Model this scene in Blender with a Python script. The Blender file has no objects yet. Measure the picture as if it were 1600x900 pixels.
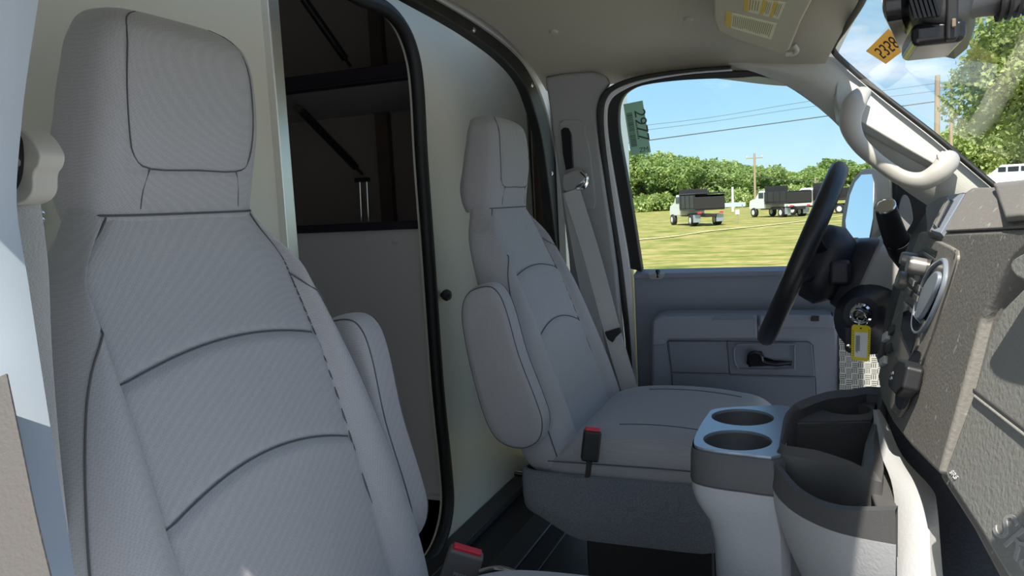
import bpy, bmesh, math, random
from mathutils import Vector, Matrix, noise
random.seed(7)
SC = bpy.context.scene
COL = SC.collection
R = math.radians

# ------------------------------------------------------------------ camera
F, YAW, PITCH, ROLL = 1200.0, R(22), math.atan(130/1200.0), 0.05
fwd = Vector((-math.sin(YAW)*math.cos(PITCH), math.cos(YAW)*math.cos(PITCH), -math.sin(PITCH)))
_r0 = Vector((math.cos(YAW), math.sin(YAW), 0))
_u0 = _r0.cross(fwd)
right = _r0*math.cos(ROLL) - _u0*math.sin(ROLL)
up = _u0*math.cos(ROLL) + _r0*math.sin(ROLL)
cd = bpy.data.cameras.new('camera'); cam = bpy.data.objects.new('camera', cd); COL.objects.link(cam)
m = Matrix((right, up, -fwd)).transposed().to_4x4(); cam.matrix_world = m
cd.sensor_width = 36.0; cd.lens = F/1600*36.0; cd.clip_start = 0.02; cd.clip_end = 900
SC.camera = cam

# ------------------------------------------------------------------ light
SUN = Vector((0.04, -.62, 1.0)).normalized()
sd = bpy.data.lights.new('sun', 'SUN'); sd.energy = 4.0; sd.angle = R(0.6); sd.color = (1, .95, .84)
so = bpy.data.objects.new('sun', sd); COL.objects.link(so); so.rotation_euler = SUN.to_track_quat('Z', 'Y').to_euler()
SC.view_settings.view_transform = 'Standard'; SC.view_settings.look = 'None'
SC.view_settings.exposure = 1.06; SC.view_settings.gamma = 1; SC.view_settings.use_curve_mapping = False

w = bpy.data.worlds.new('sky'); SC.world = w; w.use_nodes = True
nt = w.node_tree; N = nt.nodes; L = nt.links; N.clear()
def nd(t, tree=None, **k):
    n = (tree or N).new(t)
    for a, b in k.items(): setattr(n, a, b)
    return n
geo = nd('ShaderNodeTexCoord'); sep = nd('ShaderNodeSeparateXYZ'); L.new(geo.outputs['Generated'], sep.inputs[0])
ramp = nd('ShaderNodeValToRGB'); L.new(sep.outputs['Z'], ramp.inputs[0])
e = ramp.color_ramp.elements; e[0].position = 0.0; e[0].color = (.60, .78, .86, 1); e[1].position = .75; e[1].color = (.13, .30, .62, 1)
x = ramp.color_ramp.elements.new(.10); x.color = (.37, .63, .84, 1)
x = ramp.color_ramp.elements.new(.28); x.color = (.20, .45, .77, 1)
mp = nd('ShaderNodeMapping'); mp.inputs['Scale'].default_value = (1, 1, 3.2); L.new(geo.outputs['Generated'], mp.inputs[0])
ns = nd('ShaderNodeTexNoise'); ns.inputs['Scale'].default_value = 3.1; ns.inputs['Detail'].default_value = 7; ns.inputs['Roughness'].default_value = .55; L.new(mp.outputs[0], ns.inputs['Vector'])
mr = nd('ShaderNodeMapRange'); mr.inputs[1].default_value = .57; mr.inputs[2].default_value = .72; L.new(ns.outputs['Fac'], mr.inputs[0])
# extra unseen cloud added towards -y, brightening the cab through the open passenger side
mr2 = nd('ShaderNodeMapRange'); mr2.inputs[1].default_value = .35; mr2.inputs[2].default_value = -.5; mr2.inputs[3].default_value = 0; mr2.inputs[4].default_value = .14; L.new(sep.outputs['Y'], mr2.inputs[0])
ad = nd('ShaderNodeMath', operation='ADD'); L.new(ns.outputs['Fac'], ad.inputs[0]); L.new(mr2.outputs[0], ad.inputs[1]); L.new(ad.outputs[0], mr.inputs[0])
mx = nd('ShaderNodeMixRGB'); mx.inputs['Color2'].default_value = (.93, .98, 1.07, 1); L.new(mr.outputs[0], mx.inputs['Fac']); L.new(ramp.outputs[0], mx.inputs['Color1'])
bg = nd('ShaderNodeBackground'); bg.inputs['Strength'].default_value = 0.60; L.new(mx.outputs[0], bg.inputs['Color'])
ow = nd('ShaderNodeOutputWorld'); L.new(bg.outputs[0], ow.inputs['Surface'])

# ------------------------------------------------------------------ materials
def mat(name, col, rough=.6, metal=0, bump=None, var=None, spec=.5, coat=0):
    m = bpy.data.materials.new(name); m.use_nodes = True
    t = m.node_tree; b = t.nodes['Principled BSDF']
    b.inputs['Base Color'].default_value = (*col, 1); b.inputs['Roughness'].default_value = rough
    b.inputs['Metallic'].default_value = metal; b.inputs['Specular IOR Level'].default_value = spec
    b.inputs['Coat Weight'].default_value = coat
    tc = t.nodes.new('ShaderNodeTexCoord')
    if bump:
        sc, st = bump[:2]
        n = t.nodes.new('ShaderNodeTexNoise'); n.inputs['Scale'].default_value = sc; n.inputs['Detail'].default_value = 3
        bp = t.nodes.new('ShaderNodeBump'); bp.inputs['Strength'].default_value = st; bp.inputs['Distance'].default_value = .001
        t.links.new(tc.outputs['Object'], n.inputs['Vector']); t.links.new(n.outputs['Fac'], bp.inputs['Height']); t.links.new(bp.outputs[0], b.inputs['Normal'])
    if var:
        sc, c2, lo, hi = var
        n = t.nodes.new('ShaderNodeTexNoise'); n.inputs['Scale'].default_value = sc; n.inputs['Detail'].default_value = 5
        r = t.nodes.new('ShaderNodeValToRGB'); r.color_ramp.elements[0].position = lo; r.color_ramp.elements[1].position = hi
        r.color_ramp.elements[0].color = (*col, 1); r.color_ramp.elements[1].color = (*c2, 1)
        t.links.new(tc.outputs['Object'], n.inputs['Vector']); t.links.new(n.outputs['Fac'], r.inputs[0]); t.links.new(r.outputs[0], b.inputs['Base Color'])
    return m
def fabric(name, c1, c2, scale=420, st=.5):
    m = mat(name, c1, .92, spec=.15); t = m.node_tree; b = t.nodes['Principled BSDF']
    b.inputs['Sheen Weight'].default_value = .25; b.inputs['Sheen Roughness'].default_value = .5
    tc = t.nodes.new('ShaderNodeTexCoord')
    mpp = t.nodes.new('ShaderNodeMapping'); mpp.inputs['Rotation'].default_value = (R(45), R(10), 0); t.links.new(tc.outputs['Object'], mpp.inputs[0])
    v = t.nodes.new('ShaderNodeTexVoronoi'); v.inputs['Scale'].default_value = scale; v.inputs['Randomness'].default_value = .25
    t.links.new(mpp.outputs[0], v.inputs['Vector'])
    r = t.nodes.new('ShaderNodeValToRGB'); r.color_ramp.elements[0].position = .1; r.color_ramp.elements[1].position = .75
    r.color_ramp.elements[0].color = (*c2, 1); r.color_ramp.elements[1].color = (*c1, 1)
    t.links.new(v.outputs['Distance'], r.inputs[0]); t.links.new(r.outputs[0], b.inputs['Base Color'])
    bp = t.nodes.new('ShaderNodeBump'); bp.inputs['Strength'].default_value = st; bp.inputs['Distance'].default_value = .0006; bp.invert = True
    t.links.new(v.outputs['Distance'], bp.inputs['Height']); t.links.new(bp.outputs[0], b.inputs['Normal'])
    return m
def glass(name, refl=.06, tint=(1, 1, 1), haze=0):
    m = bpy.data.materials.new(name); m.use_nodes = True; t = m.node_tree; t.nodes.clear()
    o = t.nodes.new('ShaderNodeOutputMaterial'); tr = t.nodes.new('ShaderNodeBsdfTransparent'); tr.inputs[0].default_value = (*tint, 1)
    g = t.nodes.new('ShaderNodeBsdfGlossy'); g.inputs['Roughness'].default_value = .02
    fr = t.nodes.new('ShaderNodeFresnel'); fr.inputs[0].default_value = 1.35
    mu = t.nodes.new('ShaderNodeMath'); mu.operation = 'MULTIPLY'; mu.inputs[1].default_value = refl*10
    t.links.new(fr.outputs[0], mu.inputs[0])
    x = t.nodes.new('ShaderNodeMixShader'); t.links.new(mu.outputs[0], x.inputs[0]); t.links.new(tr.outputs[0], x.inputs[1]); t.links.new(g.outputs[0], x.inputs[2])
    t.links.new(x.outputs[0], o.inputs[0]); return m
M = {}
M['seat'] = fabric('seat fabric', (.40, .395, .41), (.325, .32, .34), 430, .3)
M['seam'] = mat('seam thread', (.09, .09, .095), .9)
M['carpet'] = mat('seat skirt carpet', (.16, .17, .195), .98, bump=(900, 1.0), var=(700, (.26, .275, .31), .4, .65), spec=.1)
M['wall'] = mat('painted partition', (.70, .67, .575), .45, bump=(60, .05))
M['wallw'] = mat('painted body metal', (.74, .74, .71), .35)
M['alu'] = mat('aluminium edge', (.75, .75, .73), .3, .9)
M['rubber'] = mat('black rubber seal', (.012, .012, .013), .55)
M['black'] = mat('black plastic', (.016, .016, .018), .45, bump=(500, .15))
M['blackgl'] = mat('glossy black plastic', (.012, .012, .014), .18)
M['dark'] = mat('dark grey plastic', (.055, .054, .056), .5, bump=(420, .35))
M['dash'] = mat('dusty charcoal dash plastic', (.20, .188, .172), .6, bump=(260, .7), var=(95, (.42, .40, .37), .64, .72))
M['glove'] = mat('grained grey glovebox vinyl', (.25, .25, .235), .55, bump=(230, .8))
M['trimg'] = mat('grey pillar trim', (.33, .33, .33), .6, bump=(500, .3))
M['doorg'] = mat('grey door trim', (.25, .275, .335), .6, bump=(500, .25))
M['doord'] = mat('dark grey door insert', (.185, .205, .26), .6, bump=(500, .25))
M['head'] = mat('headliner cloth', (.50, .465, .375), .95, bump=(900, .3), spec=.1)
M['visor'] = mat('sun visor cloth', (.52, .485, .38), .9, bump=(35, .6), spec=.1)
M['cream'] = mat('light grey beige pillar plastic', (.52, .51, .46), .5, bump=(420, .5))
M['handle'] = mat('light beige handle plastic', (.50, .475, .43), .42)
M['cons'] = mat('light grey console plastic', (.42, .42, .425), .5, bump=(260, .45))
M['tray'] = mat('dark grey console tray plastic', (.085, .083, .083), .5, bump=(420, .3))
M['silver'] = mat('satin silver plastic', (.36, .41, .48), .36, .5)
M['chrome'] = mat('chrome', (.8, .8, .8), .12, 1)
M['mirror'] = mat('mirror glass', (.92, .93, .95), .01, 1)
M['navy'] = mat('dark grained vinyl', (.11, .12, .155), .5, bump=(200, 1.0))
M['floor'] = mat('black ribbed floor rubber', (.012, .011, .013), .5, bump=(80, .2))
M['bar'] = mat('dark scuffed metal strip', (.05, .05, .052), .45, .3)
M['red'] = mat('red release button', (.75, .03, .05), .4)
M['bkgrey'] = mat('brown grey buckle plastic', (.16, .145, .135), .5)  # brown grey tone of the passenger side buckle
M['white'] = mat('white paper label', (.75, .75, .74), .6)
M['yellow'] = mat('yellow plastic tag', (.80, .62, .01), .4)
M['ink'] = mat('printed ink', (.03, .03, .035), .7)
M['labelc'] = mat('cream paper label', (.72, .68, .48), .7)
M['labely'] = mat('amber label stripe', (.66, .46, .07), .7)
M['stickg'] = mat('grey green sticker back', (.34, .44, .37), .7)
M['sticky'] = mat('orange yellow sticker back', (.46, .33, .12), .7)
M['webd'] = mat('dark worn webbing', (.085, .078, .075), .75, bump=(300, .8))
M['ptrim'] = mat('pale blue grey pillar trim', (.27, .305, .345), .5)
M['web'] = mat('seat belt webbing', (.46, .46, .455), .75, bump=(700, .8))
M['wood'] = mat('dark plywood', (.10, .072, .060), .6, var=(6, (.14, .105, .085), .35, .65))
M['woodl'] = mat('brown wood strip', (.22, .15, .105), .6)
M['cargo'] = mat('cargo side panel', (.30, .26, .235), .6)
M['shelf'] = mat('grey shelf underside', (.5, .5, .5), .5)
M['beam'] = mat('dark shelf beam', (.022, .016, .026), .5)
M['binp'] = mat('light storage bin face', (.60, .58, .57), .5)
M['lens'] = mat('clear button lens', (.6, .6, .6), .2)
M['wdoor'] = mat('white painted door edge', (.80, .81, .83), .3)
M['leath'] = mat('black wheel grip', (.014, .014, .017), .42, bump=(300, .3))
M['shroud'] = mat('black column shroud', (.016, .016, .022), .5, bump=(500, .3))
M['shroudg'] = mat('grey column cover', (.34, .33, .315), .6, bump=(300, .5))
M['lcd'] = mat('dark display', (.01, .012, .014), .15)
M['knob'] = mat('satin beige knob', (.24, .225, .205), .35, .4)
M['glassw'] = glass('windshield glass', .022)
M['glassd'] = glass('door glass', .03, (.97, 1, .99))
M['bark'] = mat('weathered wood pole', (.36, .28, .19), .9)
M['trunk'] = mat('tree bark', (.10, .075, .055), .9)
M['leaf'] = mat('foliage', (.20, .27, .10), .7, var=(.35, (.46, .52, .22), .38, .62), spec=.2)
M['leaf2'] = mat('dark foliage', (.15, .22, .085), .7, var=(.3, (.32, .40, .16), .4, .62), spec=.2)
M['truckb'] = mat('black truck steel', (.025, .022, .024), .4)
M['truckw'] = mat('white truck paint', (.80, .80, .80), .25)
M['tyre'] = mat('tyre rubber', (.02, .02, .02), .8)
M['autogl'] = mat('dark vehicle glass', (.03, .04, .05), .08)
M['wire'] = mat('power cable', (.10, .12, .14), .8)
M['sign'] = mat('pale blue sign', (.45, .68, .72), .6)
# leaves let some light through
for k in ('stickg', 'sticky'):
    t = M[k].node_tree; b = t.nodes['Principled BSDF']; o = t.nodes['Material Output']; c_ = b.inputs['Base Color'].default_value[:]
    tl = t.nodes.new('ShaderNodeBsdfTranslucent'); tl.inputs[0].default_value = (min(1, c_[0]*2), min(1, c_[1]*2), min(1, c_[2]*2), 1)
    mxs = t.nodes.new('ShaderNodeMixShader'); mxs.inputs[0].default_value = .5
    t.links.new(b.outputs[0], mxs.inputs[1]); t.links.new(tl.outputs[0], mxs.inputs[2]); t.links.new(mxs.outputs[0], o.inputs[0])
for k in ('leaf', 'leaf2'):
    t = M[k].node_tree; b = t.nodes['Principled BSDF']; o = t.nodes['Material Output']
    tl = t.nodes.new('ShaderNodeBsdfTranslucent'); tl.inputs[0].default_value = (.35, .5, .08, 1)
    mxs = t.nodes.new('ShaderNodeMixShader'); mxs.inputs[0].default_value = .35
    t.links.new(b.outputs[0], mxs.inputs[1]); t.links.new(tl.outputs[0], mxs.inputs[2]); t.links.new(mxs.outputs[0], o.inputs[0])
# kick-panel grille: basket weave of slots
def weave_mat():
    m = mat('basket weave grille', (.62, .61, .56), .5); t = m.node_tree; b = t.nodes['Principled BSDF']
    nn = t.nodes.new; l = t.links.new
    tc = nn('ShaderNodeTexCoord'); sp = nn('ShaderNodeSeparateXYZ'); l(tc.outputs['Object'], sp.inputs[0])
    def mth(op, a, bb=None):
        n = nn('ShaderNodeMath'); n.operation = op
        for i, v in enumerate((a, bb)):
            if v is None: continue
            if isinstance(v, (int, float)): n.inputs[i].default_value = v
            else: l(v, n.inputs[i])
        return n.outputs[0]
    S = 70.0
    X = mth('MULTIPLY', sp.outputs['X'], S); Z = mth('MULTIPLY', sp.outputs['Z'], S)
    ck = mth('MODULO', mth('ADD', mth('ABSOLUTE', mth('FLOOR', X)), mth('ABSOLUTE', mth('FLOOR', Z))), 2)
    def slots(a, c):
        st = mth('LESS_THAN', mth('FRACT', mth('MULTIPLY', a, 3)), .36)
        e1 = mth('GREATER_THAN', mth('FRACT', c), .10); e2 = mth('LESS_THAN', mth('FRACT', c), .90)
        return mth('MULTIPLY', st, mth('MULTIPLY', e1, e2))
    f = mth('ADD', mth('MULTIPLY', ck, slots(X, Z)), mth('MULTIPLY', mth('SUBTRACT', 1, ck), slots(Z, X)))
    mxx = nn('ShaderNodeMixRGB'); l(f, mxx.inputs[0]); mxx.inputs[1].default_value = (.62, .61, .56, 1); mxx.inputs[2].default_value = (.02, .02, .02, 1)
    l(mxx.outputs[0], b.inputs['Base Color']); return m
M['weave'] = weave_mat()
def grass_mat():
    m = mat('meadow grass', (.35, .36, .09), .95, spec=.1); t = m.node_tree; b = t.nodes['Principled BSDF']; l = t.links.new
    tc = t.nodes.new('ShaderNodeTexCoord')
    def ramped(sc, det, cols):
        mp_ = t.nodes.new('ShaderNodeMapping'); mp_.inputs['Scale'].default_value = (.55, 1.0, 1); l(tc.outputs['Object'], mp_.inputs[0])
        n = t.nodes.new('ShaderNodeTexNoise'); n.inputs['Scale'].default_value = sc; n.inputs['Detail'].default_value = det; l(mp_.outputs[0], n.inputs['Vector'])
        r = t.nodes.new('ShaderNodeValToRGB'); l(n.outputs['Fac'], r.inputs[0]); r.color_ramp.elements.remove(r.color_ramp.elements[1])
        for i, (p, c) in enumerate(cols):
            el = r.color_ramp.elements[0] if i == 0 else r.color_ramp.elements.new(p)
            el.position = p; el.color = (*c, 1)
        return r.outputs[0]
    a = ramped(.9, 12, [(.30, (.13, .17, .04)), (.45, (.25, .26, .07)), (.56, (.37, .31, .12)), (.72, (.44, .36, .17))])
    c = ramped(3.5, 6, [(.3, (.5, .55, .45)), (.7, (1.1, 1.05, 1))])
    x = t.nodes.new('ShaderNodeMixRGB'); x.blend_type = 'MULTIPLY'; x.inputs[0].default_value = .85; l(a, x.inputs[1]); l(c, x.inputs[2])
    l(x.outputs[0], b.inputs['Base Color']); return m
M['grass'] = grass_mat()

# ------------------------------------------------------------------ helpers
def Rv(px, py): return fwd*F + right*(px-800) + up*(450-py)
def W(px, py, x=None, y=None, z=None, D=None):
    r = Rv(px, py)
    if x is not None: t = x/r.x
    elif y is not None: t = y/r.y
    elif z is not None: t = z/r.z
    else: t = D/F
    return r*t
class Plane:
    def __init__(s, a, b, c):
        s.p = Vector(a); s.n = (Vector(b)-s.p).cross(Vector(c)-s.p).normalized()
        if s.n.dot(s.p) > 0: s.n = -s.n          # normal looks back to the viewer's side
    def hit(s, px, py, off=0):
        r = Rv(px, py); o = s.p + s.n*off
        return r*(o.dot(s.n)/r.dot(s.n))
def PX(x): return Plane((x, 0, 0), (x, 1, 0), (x, 0, 1))
def PY(y): return Plane((0, y, 0), (1, y, 0), (0, y, 1))
def PZ(z): return Plane((0, 0, z), (1, 0, z), (0, 1, z))

def link(o, parent=None):
    COL.objects.link(o)
    if parent is not None: o.parent = parent
    return o
def tag(o, label, cat, group=None):
    o['label'] = label; o['category'] = cat
    if group: o['group'] = group
    return o
def struct(o): o['kind'] = 'structure'; return o
def empty(name, loc=(0, 0, 0)):
    o = bpy.data.objects.new(name, None); o.location = loc; o.empty_display_size = .05; COL.objects.link(o); return o
def mk(name, verts, faces, mt, parent=None, bevel=0, seg=2, smooth=True, solid=0, angle=35, sub=0):
    """verts in world space; made local to the parent"""
    off = parent_off(parent)
    me = bpy.data.meshes.new(name); me.from_pydata([tuple(Vector(v)-off) for v in verts], [], faces)
    bm = bmesh.new(); bm.from_mesh(me); bmesh.ops.recalc_face_normals(bm, faces=bm.faces); bm.to_mesh(me); bm.free()
    if smooth:
        me.shade_smooth()
        me.set_sharp_from_angle(angle=R(angle))
    me.materials.append(M[mt] if isinstance(mt, str) else mt)
    o = bpy.data.objects.new(name, me); link(o, parent)
    if solid:
        s = o.modifiers.new('solid', 'SOLIDIFY'); s.thickness = abs(solid); s.offset = -1 if solid > 0 else 1
    if bevel:
        b = o.modifiers.new('bevel', 'BEVEL'); b.width = bevel; b.segments = seg; b.limit_method = 'ANGLE'; b.angle_limit = R(30); b.harden_normals = True
    if sub:
        b = o.modifiers.new('sub', 'SUBSURF'); b.levels = sub; b.render_levels = sub
    return o
def parent_off(p):
    v = Vector((0, 0, 0))
    while p is not None:
        v += p.location; p = p.parent
    return v
def join_geo(parts):
    V, Fc = [], []
    for v, f in parts:
        n = len(V); V += list(v); Fc += [tuple(i+n for i in q) for q in f]
    return V, Fc
def g_prism(pts, d):
    n = len(pts); d = Vector(d); P = [Vector(p) for p in pts]
    V = P + [p+d for p in P]
    return V, [tuple(range(n)), tuple(range(2*n-1, n-1, -1))] + [(i, (i+1) % n, n+(i+1) % n, n+i) for i in range(n)]
def g_box(c, s, rot=None):
    c = Vector(c); V = []
    for a in (-.5, .5):
        for b in (-.5, .5):
            for d in (-.5, .5):
                v = Vector((a*s[0], b*s[1], d*s[2]))
                if rot is not None: v = rot @ v
                V.append(c+v)
    return V, [(0, 1, 3, 2), (4, 6, 7, 5), (0, 4, 5, 1), (2, 3, 7, 6), (0, 2, 6, 4), (1, 5, 7, 3)]
def smooth_path(pts, n=6, closed=False):
    P = [Vector(p) for p in pts]; out = []; k = len(P)
    rng = range(k) if closed else range(k-1)
    for i in rng:
        p0 = P[(i-1) % k] if (closed or i > 0) else P[0]; p1 = P[i]; p2 = P[(i+1) % k]
        p3 = P[(i+2) % k] if (closed or i+2 < k) else P[-1]
        for j in range(n):
            t = j/n
            out.append(.5*((2*p1)+(p2-p0)*t+(2*p0-5*p1+4*p2-p3)*t*t+(3*p1-p0-3*p2+p3)*t**3))
    if not closed: out.append(P[-1])
    return out
def g_tube(pts, r, n=10, closed=False, flat=1.0, upv=None, cap=True):
    P = [Vector(p) for p in pts]; k = len(P); V = []; Fc = []
    prev = None
    for i in range(k):
        if closed: T = P[(i+1) % k]-P[(i-1) % k]
        else: T = P[min(i+1, k-1)]-P[max(i-1, 0)]
        T.normalize()
        if upv is not None: A = Vector(upv) - T*T.dot(Vector(upv))
        elif prev is None:
            A = Vector((0, 0, 1)) if abs(T.z) < .9 else Vector((1, 0, 0)); A = A - T*T.dot(A)
        else: A = prev - T*T.dot(prev)
        A.normalize(); prev = A; B = T.cross(A)
        rr = r[i] if isinstance(r, (list, tuple)) else r
        for j in range(n):
            a = 2*math.pi*j/n
            V.append(P[i] + A*math.cos(a)*rr*flat + B*math.sin(a)*rr)
    for i in range(k if closed else k-1):
        for j in range(n):
            a = i*n+j; b = i*n+(j+1) % n; c = ((i+1) % k)*n+(j+1) % n; d = ((i+1) % k)*n+j
            Fc.append((a, b, c, d))
    if not closed and cap: Fc += [tuple(range(n)), tuple(range((k-1)*n+n-1, (k-1)*n-1, -1))]
    return V, Fc
def tube(name, pts, r, mt, parent=None, sm=5, closed=False, n=10, **k):
    P = smooth_path(pts, sm, closed) if sm else pts
    if isinstance(r, (list, tuple)) and sm:
        rr = []; m_ = len(r)
        for i in range(len(P)):
            f = i/(len(P)-1)*(m_-1); a = min(int(f), m_-2); rr.append(r[a]+(r[a+1]-r[a])*(f-a))
        r = rr
    V, Fc = g_tube(P, r, n, closed, **k)
    return mk(name, V, Fc, mt, parent, angle=50)
def box(name, c, s, mt, parent=None, bevel=.004, rot=None, seg=2):
    V, Fc = g_box(c, s, rot); return mk(name, V, Fc, mt, parent, bevel, seg)
def ppoly(name, pts, pl, th, mt, parent=None, bevel=.003, off=0, sm=0, seg=2):
    """slab whose front face is the outline pts (pixels) laid on a plane, th deep away from the viewer"""
    P = [pl.hit(a, b, off) for a, b in pts]
    if sm: P = smooth_path(P, sm, True)
    V, Fc = g_prism(P, -pl.n*th); return mk(name, V, Fc, mt, parent, bevel, seg)
def g_loft(rings, closed=True, caps=True):
    n = len(rings[0]); V = [v for r in rings for v in r]; Fc = []
    for i in range(len(rings)-1):
        for j in range(n if closed else n-1):
            Fc.append((i*n+j, i*n+(j+1) % n, (i+1)*n+(j+1) % n, (i+1)*n+j))
    if caps and closed: Fc += [tuple(range(n-1, -1, -1)), tuple(range((len(rings)-1)*n, len(rings)*n))]
    return V, Fc
def loft(name, rings, mt, parent=None, closed=True, caps=True, **k):
    V, Fc = g_loft(rings, closed, caps); return mk(name, V, Fc, mt, parent, **k)
def g_lathe(prof, c, axis, n=24):
    """prof: (radius, distance along axis)"""
    c = Vector(c); ax = Vector(axis).normalized(); A = ax.orthogonal().normalized(); B = ax.cross(A)
    return g_loft([[c+ax*h+(A*math.cos(2*math.pi*j/n)+B*math.sin(2*math.pi*j/n))*r for j in range(n)] for r, h in prof])
def lathe(name, prof, c, axis, mt, parent=None, n=24, angle=35):
    V, Fc = g_lathe(prof, c, axis, n); return mk(name, V, Fc, mt, parent, angle=angle)
def band(name, outer, inner, pl, th, mt, parent=None, off=0, sm=5, bevel=.002, offi=None, closed=False):
    """strip between two pixel curves with the same number of points"""
    A = smooth_path([pl.hit(a, b, off) for a, b in outer], sm, closed)
    B = smooth_path([pl.hit(a, b, off if offi is None else offi) for a, b in inner], sm, closed)
    d = -pl.n*th; rings = [[a, b, b+d, a+d] for a, b in zip(A, B)]
    if closed: rings.append(rings[0])
    V, Fc = g_loft(rings, True, not closed)
    return mk(name, V, Fc, mt, parent, bevel)
def interp(tab, z):
    if z >= tab[0][0]: return tab[0][1]
    n = len(tab)
    for i in range(n-1):
        (a, b), (c, d) = tab[i], tab[i+1]
        if z >= c:
            h = c-a; t = (z-a)/h; s0 = (d-b)/h
            sp = (b-tab[i-1][1])/(a-tab[i-1][0]) if i > 0 else s0
            sn = (tab[i+2][1]-d)/(tab[i+2][0]-c) if i+2 < n else s0
            m0 = (sp+s0)/2 if sp*s0 > 0 else 0; m1 = (s0+sn)/2 if sn*s0 > 0 else 0
            m0 = math.copysign(min(abs(m0), 3*abs(s0)), m0); m1 = math.copysign(min(abs(m1), 3*abs(s0)), m1)
            return b*(2*t**3-3*t*t+1)+h*m0*(t**3-2*t*t+t)+d*(-2*t**3+3*t*t)+h*m1*(t**3-t*t)
    return tab[-1][1]
def ss(a, b, x):
    t = max(0, min(1, (x-a)/(b-a))); return t*t*(3-2*t)
def text_geo(s, size, origin, xdir, ydir, depth=.0004):
    cu = bpy.data.curves.new('t', 'FONT'); cu.body = s; cu.size = size; cu.extrude = depth; cu.align_x = 'CENTER'; cu.align_y = 'CENTER'
    ob = bpy.data.objects.new('t', cu); COL.objects.link(ob)
    bpy.context.view_layer.update(); dg = bpy.context.evaluated_depsgraph_get()
    me = bpy.data.meshes.new_from_object(ob.evaluated_get(dg))
    X = Vector(xdir).normalized(); Y = Vector(ydir).normalized(); Zv = X.cross(Y)
    V = [Vector(origin)+X*v.co.x+Y*v.co.y+Zv*v.co.z for v in me.vertices]; Fc = [tuple(p.vertices) for p in me.polygons]
    bpy.data.objects.remove(ob); bpy.data.curves.remove(cu); bpy.data.meshes.remove(me)
    return V, Fc

FLOOR = -.9
# ================================================================== ground outside
def gz(x, y):
    b = -2.45 + .25*ss(0, 60, y)
    b += 3.0*ss(6, 40, x+.12*(y-60))*ss(20, 80, y) if x > 0 else 0
    b += .35*ss(-4, 12, x)*ss(30, 60, y)
    return b
xs = [-260+i*520/110 for i in range(111)]; ys = [-60+i*360/110 for i in range(111)]
V = [(a, b, gz(a, b)) for b in ys for a in xs]
Fc = [(j*111+i, j*111+i+1, (j+1)*111+i+1, (j+1)*111+i) for j in range(110) for i in range(110)]
g = struct(mk('ground', V, Fc, 'grass'))
M['bounce_gravel'] = mat('pale gravel', (.42, .42, .42), .95, bump=(30, .8), var=(14, (.60, .60, .60), .35, .65))  # unseen pale ground added around the van to bounce neutral light inside
lot = [(-16, -24), (14, -24), (16, -8), (14, 4.6), (4, 5.4), (-6, 5.2), (-16, 4.4)]
V = smooth_path([Vector((a, b, 0)) for a, b in lot], 6, True)
Vt, Fct = g_prism([Vector((p.x, p.y, -2.37)) for p in V], (0, 0, -.2)); struct(mk('bounce_lot', Vt, Fct, 'bounce_gravel'))
def ground_hit(px, py):
    r = Rv(px, py); t = 0.001
    for i in range(4000):
        t += .00025; p = r*t
        if p.z < gz(p.x, p.y): return p
    return p
def gp(px, D):           # point on the ground at column px, depth D
    p = W(px, 320, D=D); return Vector((p.x, p.y, gz(p.x, p.y)))
M['path'] = mat('dry dirt track', (.62, .52, .30), .95)
pa = [ground_hit(a, b) for a, b in [(985, 377), (1050, 371), (1110, 362), (1180, 355), (1250, 347), (1320, 338), (1400, 330)]]
pa = smooth_path(pa, 8)
V = []; 
for p in pa:
    for s in (-.5, .5):
        q = Vector((p.x-.05*s, p.y+.75*s, 0)); V.append((q.x, q.y, gz(q.x, q.y)+.05))
struct(mk('path', V, [(2*i, 2*i+1, 2*i+3, 2*i+2) for i in range(len(pa)-1)], 'path'))

# ================================================================== cab shell
C = 1.165   # the cab's middle across
def hx(y): return .12-.09*((y-C)/.75)**2          # windshield header
def cz(x, y):
    z = .425-.11*(abs(y-C)/.88)**4
    xh = hx(y); return z-.055*ss(-.35, 0, x-xh)
rows = []
for i in range(41):
    y = .27+i*(2.06-.27)/40
    rows.append([Vector((-.70+(hx(y)+.70)*j/30, y, cz(-.70+(hx(y)+.70)*j/30, y))) for j in range(31)])
V, Fc = g_loft(rows, False)
struct(mk('ceiling', V, Fc, 'head', solid=0))
# outer roof skin above the headliner
rows = [[Vector((p.x-(.03 if j == 0 else 0)+(.03 if j == 30 else 0), C+(p.y-C)*1.045, p.z+.035+.02*(1-(abs(p.y-C)/.9)**2))) for j, p in enumerate(r)] for r in rows]
V, Fc = g_loft(rows, False); struct(mk('roof', V, Fc, 'wallw', solid=.01))
# passenger door roof rail, unseen; lowered and widened at the rear to shade the seat
pr_ = [(-.80, .13), (-.50, .14), (-.44, .155), (-.36, .175), (-.24, .19), (-.1, .20), (.02, .215), (.05, .25), (.06, .40), (-.80, .40)]
V, Fc = g_prism([(a, .27, b) for a, b in pr_], (0, .035, 0)); struct(mk('trim_15', V, Fc, 'wdoor', bevel=.006))
# floor
V, Fc = g_box((-.2, 1.35, FLOOR-.03), (1.7, 2.3, .06)); struct(mk('floor', V, Fc, 'floor', bevel=0))
def floor_bar(px0, px1, x0, x1, z, name, mt):
    V, Fc = g_box(((x0+x1)/2, 1.4, FLOOR+z/2), (x1-x0, 1.9, z)); return struct(mk(name, V, Fc, mt, bevel=.003))
floor_bar(0, 0, -.928, -.872, .022, 'trim_1', 'bar')
floor_bar(0, 0, -.775, -.705, .006, 'trim_2', 'bar')
floor_bar(0, 0, -.655, -.648, .004, 'trim_3', 'bar')

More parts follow.
